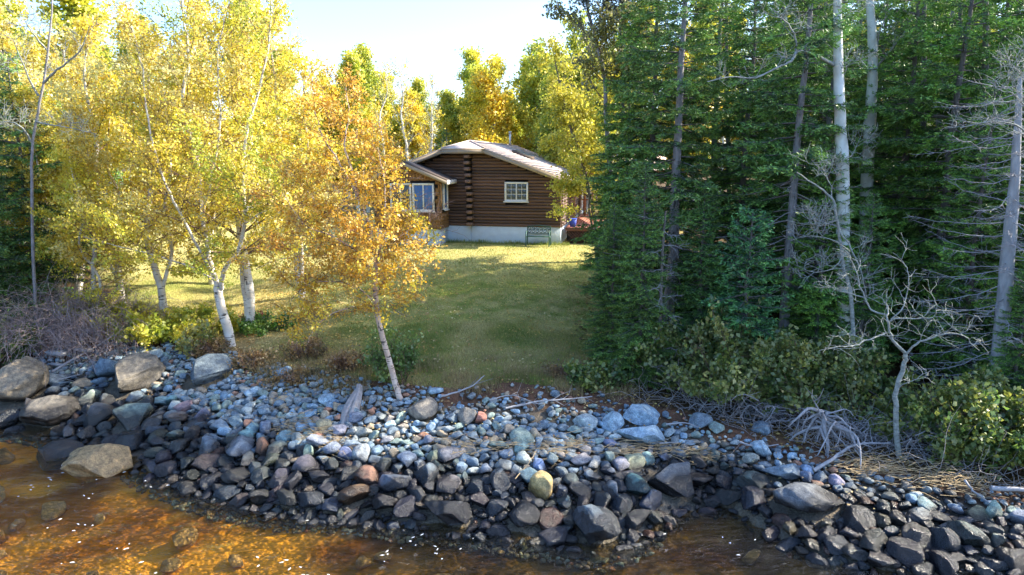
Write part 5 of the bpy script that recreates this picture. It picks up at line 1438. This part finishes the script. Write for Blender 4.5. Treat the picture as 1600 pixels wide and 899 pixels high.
# pale bare boughs reaching in at the right edge
trunk_only("bare_tree", "bare pale boughs reaching in above the dead grey spruce", [basept(1650, 12.6), (1640, 330, 12.6), (1625, 220, 12.6), (1612, 130, 12.6), (1600, 60, 12.6)], .06, .015, 'twig_pale',
  [([(1628, 230, 12.6), (1595, 200, 12.4), (1555, 190, 12.3), (1500, 200, 12.2)], .022), ([(1618, 180, 12.6), (1585, 150, 12.4), (1560, 140, 12.3)], .02), ([(1612, 140, 12.6), (1592, 110, 12.5), (1588, 85, 12.4)], .016)], n=11)
# bare pale boughs at the top left
trunk_only("bare_tree", "bare grey tree with tangled pale boughs rising behind the left edge spruces", [basept(52, 18.5), (50, 330, 18.5), (52, 220, 18.5), (70, 120, 18.5), (80, 30, 18.5), (85, -40, 18.5)], .045, .015, 'trunk_grey',
  [([(52, 225, 18.5), (35, 200, 18.3), (10, 190, 18.2), (-10, 200, 18)], .03), ([(55, 190, 18.5), (80, 195, 18.3), (110, 200, 18.2), (150, 210, 18.1)], .025), ([(68, 130, 18.5), (90, 110, 18.3), (125, 80, 18.2), (140, 40, 18.1)], .035), ([(60, 150, 18.5), (40, 110, 18.3), (20, 60, 18.2)], .03), ([(75, 80, 18.5), (50, 50, 18.3), (30, 20, 18.2)], .025)], n=10)

# ================================================================== SHRUBS, GRASS, DRIFTWOOD
def shrub(name, seed, cx, cy, w, h, dep, nst, nleaf, lsize, pal, label, cat="shrub", mat='leaf', group=None, out=.6, kind=None, stemm='twig', leafspread=.07, arch=0.0, z=None):
    g = np.random.default_rng(seed); z0 = Hs(cx, cy) if z is None else z
    t = thing(name, (cx, cy, z0), label, cat, group); T_ = Tubes(); segs = []
    for i in range(nst):
        a = g.uniform(0, 6.28); r = math.sqrt(g.random()); bx_ = math.cos(a) * r * w * .35; by_ = math.sin(a) * r * dep * .35
        bz_ = Hs(cx + bx_, cy + by_) - z0 - .05
        hh = h * g.uniform(.55, 1.1) * (1 - .3 * r); p = np.array([bx_, by_, bz_]); d = unit(np.array([bx_ / w * 2 * out, by_ / dep * 2 * out, 1.0]) + g.normal(0, .15, 3))
        pts = [p]
        for k in range(6): d = unit(d + g.normal(0, .10, 3) + np.array([bx_, by_, 0]) * .08 - np.array([0, 0, arch * (k / 5)])); pts.append(pts[-1] + d * hh / 6)
        pts = np.array(pts); T_.add(pts, (.012, .004), 4); segs.append((pts[3], pts[-1], hh * .5))
        for j in range(7):
            s = g.uniform(.25, .98); a_ = polyat(pts, s); e = unit(d + g.normal(0, .75, 3)); l2 = h * g.uniform(.12, .32)
            b = a_ + e * l2 * .5; c = b + unit(e + g.normal(0, .3, 3)) * l2 * .5; T_.add([a_, b, c], (.005, .002), 3); segs.append((a_, c, l2 * 1.5))
    T_.build("branches", M[stemm], t)
    if nleaf:
        lp = leafpts(g, segs, nleaf, leafspread); o = link("foliage", leaves_mesh("foliage", g, lp, lsize, pal, aspect=.85, patch=.5), M[mat], t); tag(o, kind='stuff')
    return t
ALD = [(.06, .12, .025), (.10, .19, .04), (.17, .25, .05), (.30, .34, .07), (.13, .20, .05), (.34, .36, .10)]
GA = "alders overhanging the stones on the right"
for i, (px, py, w, h, dep, n_, lbl) in enumerate([
   (1095, 610, 1.9, 1.9, 1.4, 9000, "leafy green alder next to the front corner spruces, above the pale blue slabs"),
   (1160, 640, 2.0, 2.0, 1.3, 10000, "green alder with yellowing leaves below the young blue-green spruce"),
   (1245, 655, 2.1, 1.7, 1.3, 9000, "wide alder below the grey-trunked spruce, above the pitted blue boulder"),
   (1320, 650, 1.6, 1.5, 1.2, 5500, "alder behind the exposed roots below the nearest pale aspen"),
   (1500, 712, 2.4, 1.5, 1.3, 10000, "dark green alder right of the crooked bare tree"),
   (1590, 738, 2.2, 1.6, 1.3, 9000, "dark leafy alder at the right edge below the dead spruce"),
   (935, 610, 1.0, .7, .8, 2600, "low leafy bush on the bank at the foot of the corner spruces")]):
    q = G(px, py); shrub("alder_bush", 500 + i, q[0], q[1] + .2, w * 1.08, h * 1.12, dep, 38, n_, .075, ALD if i < 4 else GRN, lbl, group=GA, out=.9)
# shrubs on the bank left and around the leaning birch
q = G(300, 560); shrub("leafy_shrub", 520, q[0], q[1] + .25, .9, 1.0, .7, 18, 1100, .075, [(.12, .2, .05), (.4, .4, .08), (.6, .5, .1), (.25, .3, .12)], "sparse shrub with yellow-green leaves beside the large brown-grey boulder", group=None)
q = G(612, 606); shrub("sapling_clump", 521, q[0] + .05, q[1] + .2, .75, 1.35, .5, 22, 3000, .055, [(.08, .17, .04), (.14, .26, .05), (.25, .34, .07)], "upright green sapling clump around the foot of the leaning birch", out=.25)
q = G(395, 505); shrub("red_shrub", 522, q[0], q[1], .5, .45, .4, 14, 900, .05, [(.30, .06, .05), (.42, .12, .08), (.3, .16, .07)], "small dark red shrub in the green weeds right of the big birch trunk")
q = G(420, 515); shrub("weed_patch", 523, q[0], q[1], 2.0, .5, 1.6, 50, 7000, .05, [(.07, .17, .02), (.12, .28, .03), (.22, .34, .05)], "bright green weeds between the big birch trunk and the leaning birch", cat="weeds", out=.2, kind='stuff')['kind'] = 'stuff'
for i, (px, py, w, h, lbl) in enumerate([(480, 560, 1.6, .6, "brown and gold weeds on the bank left of the leaning birch"), (540, 580, 1.0, .55, "rusty bracken beside the grey stump"), (395, 575, 1.6, .45, "dry brown weeds below the big birch trunk"), (455, 600, 1.8, .35, "sparse rusty weeds growing among the upper stones between the two birches"), (330, 556, 1.0, .5, "straw coloured weeds around the foot of the big birch"), (880, 590, 1.2, .35, "brown weeds at the lawn edge by the corner spruces")]):
    q = G(px, py); shrub("dry_weeds", 530 + i, q[0], q[1] + .1, w, h, .8, 40, 1500, .045, [(.16, .14, .05), (.34, .22, .08), (.45, .27, .09), (.22, .12, .06)], lbl, cat="weeds", out=.3, mat='leaf')['kind'] = 'stuff'
# undergrowth under the spruces and at the left
for i, (px, y, w, h, pal, lbl) in enumerate([(150, 19.5, 3.2, 1.3, YG, "yellow-green bush below the left birches"), (60, 19.0, 2.6, 1.1, GRN, "green bush under the left edge spruces"), (235, 18.6, 2.4, 1.2, YEL[:4], "yellow leafed bush between the left birch trunks"), (300, 19.5, 2.6, .9, YG, "low yellow-green bush behind the big birch trunk"), (-20, 17.0, 2.0, 1.3, GRN, "green bush at the very left edge above the boulders")]):
    x = X(px, y, 1.8); shrub("undergrowth_bush", 540 + i, x, y, w, h, 1.6, 34, 6500, .08, pal, lbl, mat='leaf_y')

# brush tangle on the left bank
g = np.random.default_rng(600); q = G(105, 520); bx0, by0 = q[0], q[1]
T_ = Tubes(); sg = []; bz0 = Hs(bx0, by0)
for i in range(2300):
    x = bx0 + g.uniform(-2.9, 2.4); y = by0 + g.uniform(-2.0, 1.0); z = Hs(x, y)
    hh = 1.75 * g.uniform(.5, 1.1) * (1 - ((x - bx0) / 3.4) ** 2); d = unit(np.array([g.normal(0, .5), g.normal(-.3, .4), 1])); pts = [np.array([x, y, z - .03])]
    for k in range(7): d = unit(d + g.normal(0, .16, 3) + np.array([0, -.05, -.26 * k / 3])); pts.append(pts[-1] + d * hh / 4.6)
    T_.add(pts, (.007, .003), 3); sg.append((pts[3], pts[-1], 1.0))
br = thing("brush_tangle", (bx0, by0, bz0), "tangled mound of bare purple-grey brambles above the driftwood on the left bank", "brush")
T_.build("stems", M['brush'], br, (bx0, by0, bz0))
lp = leafpts(g, sg, 6000, .06) - np.array([bx0, by0, bz0]); o = link("foliage", leaves_mesh("foliage", g, lp, .035, [(.16, .09, .07), (.30, .13, .09), (.36, .24, .10), (.2, .2, .08)]), M['leaf'], br); tag(o, kind='stuff')
br['kind'] = 'stuff'

# dark twiggy undergrowth filling the foot of the wood
g = np.random.default_rng(601); T_ = Tubes()
for i in range(1500):
    x = g.uniform(2.6, 13); y0 = float(bank_y(x)); y = y0 + .2 + abs(g.normal(0, 2.2)); z = Hs(x, y); L = g.uniform(.4, 1.5)
    d = unit(np.array([g.normal(0, 1), g.normal(-.3, .8), abs(g.normal(.4, .5))])); pts = [np.array([x, y, z])]
    for k in range(5): d = unit(d + g.normal(0, .22, 3) + np.array([0, 0, -.05 * k])); pts.append(pts[-1] + d * L / 5)
    T_.add(pts, (.008, .002), 3)
o = T_.build("undergrowth", M['dead_dark']); tag(o, "dark twiggy undergrowth covering the floor of the wood behind the alders", "undergrowth", kind='stuff')

# exposed roots and brush pile on the right shore
def tangle(name, label, cat, px, py, n, w, dep, h, r, mat, seed, radial=False, drop=.25, kind=None, wob=.3, L=(.4, 1.0)):
    g = np.random.default_rng(seed); q = G(px, py); T_ = Tubes()
    for i in range(n):
        if radial:
            a = g.uniform(0, 6.28); p = q + np.array([g.normal(0, .06), .25, h * g.uniform(.7, 1.1)]); d = unit(np.array([g.normal(0, .95), -abs(g.normal(.3, .4)), g.uniform(-.9, .25)]))
        else:
            p = q + np.array([g.uniform(-w, w), g.uniform(-dep, dep), 0]); p[2] = Hs(p[0], p[1]) + g.uniform(0, h); d = unit(np.array([g.normal(0, 1), g.normal(0, .6), g.normal(.15, .35)]))
        l_ = g.uniform(*L); pts = [p]
        for k in range(7):
            d = unit(d + g.normal(0, wob, 3) - np.array([0, 0, drop * k / 5])); nx = pts[-1] + d * l_ / 7
            nx[2] = max(nx[2], Hs(nx[0], nx[1]) + .01); pts.append(nx)
        rr_ = r * g.uniform(.4, 1.2); T_.add(pts, (rr_, rr_ * .25), 5)
        for j in range(3):
            a_ = polyat(np.array(pts), g.uniform(.3, .95)); e = unit(d + g.normal(0, .9, 3)); T_.add([a_, a_ + e * l_ * .12, a_ + unit(e + g.normal(0, .4, 3)) * l_ * .25], (rr_ * .4, rr_ * .15), 3)
    o = T_.build(name, M[mat], None, tuple(q)); o.location = tuple(q); tag(o, label, cat, kind=kind); return o
tangle("tree_root", "pale exposed root fan gripping the stones below the alders", "tree root", 1292, 705, 22, 0, 0, .62, .036, 'dead', 701, radial=True, drop=.42, wob=.36, L=(.5, 1.4))
tangle("tree_root", "thin hanging roots below the wide alder, left of the pale root fan", "tree root", 1218, 668, 26, .5, .3, .5, .016, 'dead', 702, drop=.5, L=(.5, 1.2))
tangle("brush_pile", "pile of bare pale twigs heaped at the foot of the crooked bare tree", "brush pile", 1450, 704, 150, .55, .45, .45, .011, 'dead', 703, drop=.12, kind='stuff', L=(.35, .9))
tangle("brush_pile", "thin grey twigs hanging between the root fan and the crooked tree", "brush pile", 1355, 690, 120, .55, .3, .4, .010, 'dead', 704, drop=.35, kind='stuff', L=(.3, .8))
tangle("brush_pile", "dead twigs hanging under the alder on the pale blue boulders", "brush pile", 1160, 650, 90, .9, .3, .3, .007, 'dead', 705, drop=.35, kind='stuff', L=(.3, .7))
# reed litter lines
def reeds(label, pxs, n, th, seed, dz=.12):
    g = np.random.default_rng(seed); T_ = Tubes()
    for i in range(n):
        t = g.random(); k = t * (len(pxs) - 1); j = min(int(k), len(pxs) - 2); f = k - j
        px = pxs[j][0] * (1 - f) + pxs[j + 1][0] * f; py = pxs[j][1] * (1 - f) + pxs[j + 1][1] * f
        q = G(px + g.normal(0, 10), py + g.normal(0, th)); q[2] += g.uniform(.06, dz + .08); a = g.normal(0.05, .35); l_ = g.uniform(.15, .5)
        d = np.array([math.cos(a), math.sin(a), g.normal(0, .1)]); m = q + d * l_ / 2 + g.normal(0, .02, 3); T_.add([q, m, m + unit(d + g.normal(0, .25, 3)) * l_ / 2], (.0055, .003), 3)
    o = T_.build("reed_litter", M['reed']); tag(o, label, "dry reeds", kind='stuff')
reeds("thin band of dry reeds washed up across the middle of the beach", [(690, 704), (760, 712), (850, 716), (900, 708)], 170, 8, 801, .16)
reeds("thick mat of rusty dry reeds below the root fan and crooked tree", [(1300, 742), (1370, 745), (1440, 756), (1530, 770)], 330, 11, 802, .16)
reeds("scattered dry reeds among the stones below the big birch", [(420, 672), (480, 690), (520, 712), (470, 660)], 240, 9, 803)
reeds("scattered dry reeds among the stones left of the inlet", [(940, 716), (1020, 712), (1100, 722)], 140, 6, 804)

# driftwood, each piece its own
def drift(label, pts, r, seed, mat='dead', name="driftwood", twg=0, cat="driftwood", lift=.10):
    g = np.random.default_rng(seed); w = []
    for px, py, dz in pts: q = G(px, py); q[2] += dz + lift; w.append(q)
    T_ = Tubes(); q = smooth_poly(w, 4, .008, g); T_.add(q, (r, r * .45), 8)
    for i in range(twg):
        s = g.uniform(.2, .95); a = polyat(q, s); e = unit(q[-1] - q[0] + g.normal(0, .9, 3)); l_ = g.uniform(.15, .5); T_.add([a, a + e * l_ * .5, a + unit(e + g.normal(0, .3, 3)) * l_], (r * .35, r * .1), 4)
    o = T_.build(name, M[mat], None, tuple(w[0])); o.location = tuple(w[0]); tag(o, label, cat, group="driftwood on the beach")
drift("long pale driftwood pole lying from the stones up towards the brush tangle", [(82, 590, .05), (120, 572, .12), (160, 555, .22), (185, 545, .35)], .035, 1)
drift("thin grey branch lying across the stones left of the tan oval boulder", [(60, 612, .05), (95, 604, .08), (130, 596, .1)], .018, 2, twg=4)
drift("forked grey branch curving over the red soil beside the brown oval boulder", [(690, 632, .08), (715, 628, .12), (740, 620, .16), (757, 608, .2)], .022, 3, twg=3)
drift("long bleached branch lying on the upper beach between the ochre boulder and the lawn", [(790, 650, .06), (840, 642, .1), (880, 640, .12), (925, 634, .1)], .022, 4, twg=9)
drift("thin twig on the upper beach left of the long bleached branch", [(765, 640, .1), (800, 636, .15), (840, 645, .1)], .012, 5, twg=8)
drift("short white stick lying on stones right of the yellow-green boulder", [(1030, 708, .1), (1060, 707, .1)], .014, 6)
drift("white stick lying on stones under the alder, left of the pitted blue boulder", [(1040, 678, .1), (1070, 676, .1), (1090, 682, .1)], .018, 7)
drift("bent grey branch lying at the foot of the wide alder", [(1155, 706, .1), (1185, 714, .1), (1215, 712, .12)], .02, 8, twg=4)
drift("thick grey root running from the root fan towards the black slab", [(1270, 748, .05), (1300, 735, .12), (1335, 716, .16), (1390, 712, .15)], .035, 9, twg=5)
drift("pale log end lying on the far right stones", [(1545, 782, .12), (1600, 785, .12), (1660, 784, .12)], .045, 10)
drift("sloping grey pole right of the reed mat", [(1505, 768, .1), (1520, 782, .06), (1545, 800, .05)], .022, 11)
drift("thin straight stick leaning across the beach left of the ochre boulder", [(805, 765, .1), (825, 745, .15), (838, 728, .2)], .010, 12, mat='reed')
def plank(label, px0, py0, px1, py1, wd, th, lift):
    a = G(px0, py0); b = G(px1, py1); a[2] += lift; b[2] += lift; d = unit(b - a); s = unit(np.cross(d, (0, 0, 1))); u = np.cross(s, d)
    v = [p + s * i * wd / 2 + u * j * th / 2 for p in (a, b) for i, j in ((-1, -1), (1, -1), (1, 1), (-1, 1))]
    m_ = MB().add([tuple(p - a) for p in v], [(0, 1, 2, 3), (7, 6, 5, 4), (0, 4, 5, 1), (1, 5, 6, 2), (2, 6, 7, 3), (3, 7, 4, 0)]); o = m_.build("driftwood_plank", M['dead'], None, tuple(a)); tag(o, label, "plank", "driftwood on the beach")
plank("wide pale plank lying below the brush tangle", 77, 565, 105, 567, .26, .09, .25)
plank("narrow pale plank right of the wide one, below the brush tangle", 118, 562, 145, 564, .14, .06, .28)
plank("small pale board lying low in front of the wide plank", 80, 578, 100, 580, .12, .05, .16)
# weathered stump leaning on the beach
g = np.random.default_rng(900); a = G(540, 668); b = P(562, 604, G(540, 668)[1] + .9); 
T_ = Tubes()
for i in range(11):
    o_ = np.array([math.cos(i * 2.4), math.sin(i * 2.4), 0]) * .10 * math.sqrt(i / 11)
    q = np.array([a + o_ * .9 + g.normal(0, .01, 3), a * .6 + b * .4 + o_ * 1.25 + g.normal(0, .015, 3), b * .8 + a * .2 + o_ * .8, b + o_ * .4 + g.normal(0, .03, 3)]); T_.add(smooth_poly(q, 4), (.075, .03), 7)
o = T_.build("driftwood_stump", M['dead_dark'], None, tuple(a)); o.location = tuple(a); tag(o, "weathered grey driftwood stump leaning up the beach left of the leaning birch", "driftwood")

# root flares of the two birches
# ---------------------------------------------------------------- grass
g = np.random.default_rng(1000)
def blades(n, xr, yr, hmin, hmax, wd, pal, cond, label, name, dens_pow=1.0, lean=.35):
    x = g.uniform(*xr, n); y = yr[0] + (yr[1] - yr[0]) * g.random(n) ** dens_pow
    k = cond(x, y); x, y = x[k], y[k]; z = H(x, y); n = len(x)
    h = g.uniform(hmin, hmax, n) * (.6 + .8 * fbm(x * 1.5, y * 1.5, 71, 2)); a = g.uniform(0, 6.28, n); ln = np.abs(g.normal(0, lean, n))
    u = np.stack([np.cos(a), np.sin(a), 0 * a], -1) * wd * g.uniform(.6, 1.3, n)[:, None]; b_ = g.uniform(0, 6.28, n)
    p = np.stack([x, y, z - .01], -1); tip = p + np.stack([np.cos(b_) * ln * h, np.sin(b_) * ln * h, h], -1)
    v = np.stack([p - u, p + u, tip], 1).reshape(-1, 3); pal = np.array(pal)
    kk = np.clip(fbm(x * .9, y * .9, 5 + 1, 3) * 1.8 - .4 + g.normal(0, .16, n), 0, .999) * (len(pal) - 1); i = kk.astype(int); t = (kk - i)[:, None]; c = (pal[i] * (1 - t) + pal[i + 1] * t) * g.uniform(.7, 1.3, (n, 1))
    me_ = mesh_np(name, v, [np.arange(3 * n).reshape(n, 3)], col=np.repeat(c, 3, 0)); o = link(name, me_, M['grass']); tag(o, label, "grass", kind='stuff')
def is_lawn(x, y):
    lx_ = np.interp(y, [10, 14, 18, 24, 30, 36, 60], [1.2, 1.6, 2.4, 3.4, 5.0, 9.0, 10]) + .7; rx_ = np.interp(y, [10, 14, 18, 24, 30, 36, 60], [-3.4, -5.6, -8.5, -14, -19, -24, -24]) - .7
    q = np.stack([x, y], -1) - HO; u = q @ E; v = q @ D
    inside = (u > -9.5) & (u < 5.6) & (v > -1.0 * ((u < -5.2)).astype(float) - .02 - .5 * (u < -5.2)) & (v < 14)
    return (x < lx_) & (x > rx_) & (bank_t(x, y) > 1.02) & ~inside
GP = [(.18, .26, .06), (.27, .33, .08), (.38, .38, .12), (.48, .43, .18), (.60, .53, .26)]
blades(150000, (-7, 3.2), (12.8, 19), .03, .09, .006, GP, is_lawn, "short lawn grass on the near part of the lawn", "lawn_grass", 1.0)
blades(120000, (-14, 5), (19, 34), .03, .08, .010, [GP[0], GP[1], GP[2], GP[3], (.42, .38, .15)], is_lawn, "short lawn grass on the far part of the lawn up to the cabin", "lawn_grass", 1.0)
DP = [(.16, .15, .05), (.34, .27, .13), (.45, .35, .18), (.30, .20, .10)]
blades(42000, (-8, 3.0), (12.0, 16.5), .08, .26, .005, DP, lambda x, y: (bank_t(x, y) > np.where(x < -1.3, .74, .93)) & (bank_t(x, y) + fbm(x * 2, y * 2, 8) < 1.85) & (fbm(x * 1.7, y * 1.7, 9) > .42), "taller dry grass along the top of the bank", "dry_grass", 1.0, .5)
blades(9000, (-7, -4), (12.5, 16.5), .1, .42, .005, DP, lambda x, y: (bank_t(x, y) > .85) & (bank_t(x, y) < 1.3) & (fbm(x * 1.9, y * 1.9, 19) > .45), "dry straw tufts around the foot of the big birch", "dry_grass", 1.0, .4)
blades(7000, (-4.6, 2.6), (30.0, 32), .06, .22, .012, GP[:3], lambda x, y: np.abs((np.stack([x, y], -1) - HO) @ D + .25) < .22, "longer green grass along the cabin foundation", "wall_grass", 1.0, .3)
# fallen leaves
def litter(n, xr, yr, cond, label, pal, size=.05, dz=.02):
    x = g.uniform(*xr, n); y = g.uniform(*yr, n); k = cond(x, y); x, y = x[k], y[k]
    p = np.stack([x, y, H(x, y) + dz + g.uniform(0, .03, len(x))], -1); me_ = leaves_mesh("fallen_leaves", g, p, size, pal, flat=2.5); o = link("fallen_leaves", me_, M['litter']); tag(o, label, "leaves", kind='stuff')
litter(20000, (-9, 3.4), (12.5, 27), lambda x, y: (bank_t(x, y) > .8) & (g.random(len(x)) < .25 + .75 * sstep(-1, -5, x)), "fallen yellow and brown leaves scattered on the lawn and bank", [(.62, .48, .14), (.66, .42, .10), (.40, .22, .08), (.70, .60, .30)])
litter(9000, (1.8, 12), (11, 24), lambda x, y: bank_t(x, y) > .95, "brown fallen leaves on the floor of the wood", [(.12, .08, .04), (.25, .16, .07), (.35, .26, .08)], .07)
litter(2500, (-9, 6), (9, 17), lambda x, y: (bank_t(x, y) > .35) & (bank_t(x, y) < 1.05), "fallen leaves lying on the beach stones", [(.55, .38, .12), (.35, .2, .08), (.6, .5, .25)], .04, .12)
# foam flecks drifting on the brown water
n = 1300
x = g.uniform(-9, 4, n); y = g.uniform(6.5, 15, n)
k = (bank_t(x, y) < -.06) & (fbm(x * .8 - y * .2, y * 2.4 + x * .4, 33, 3) > .57) & ((x < -1) | (g.random(n) < .25)); x, y = x[k], y[k]; n = len(x)
a = np.radians(16) + g.normal(0, .5, n); ln = g.uniform(.010, .042, n); wd = g.uniform(.005, .014, n)
c_ = np.stack([x, y, 0 * x + .036], -1); ux = np.stack([np.cos(a), np.sin(a), 0 * a], -1); uy = np.stack([-np.sin(a), np.cos(a), 0 * a], -1)
ang = np.arange(6) * PI / 3
v = c_[:, None] + ux[:, None] * (ln[:, None] * np.cos(ang))[..., None] + uy[:, None] * (wd[:, None] * np.sin(ang))[..., None]
top = c_ + np.array([0, 0, .008]); v = np.concatenate([v, top[:, None]], 1).reshape(-1, 3); i = np.arange(n)[:, None] * 7
f = np.concatenate([np.concatenate([i + k_, i + (k_ + 1) % 6, i + 6], 1) for k_ in range(6)])
o = link("foam_flecks", mesh_np("foam_flecks", v, [f], smooth=True), M['foam']); tag(o, "white foam flecks drifting on the amber water", "foam", kind='stuff')
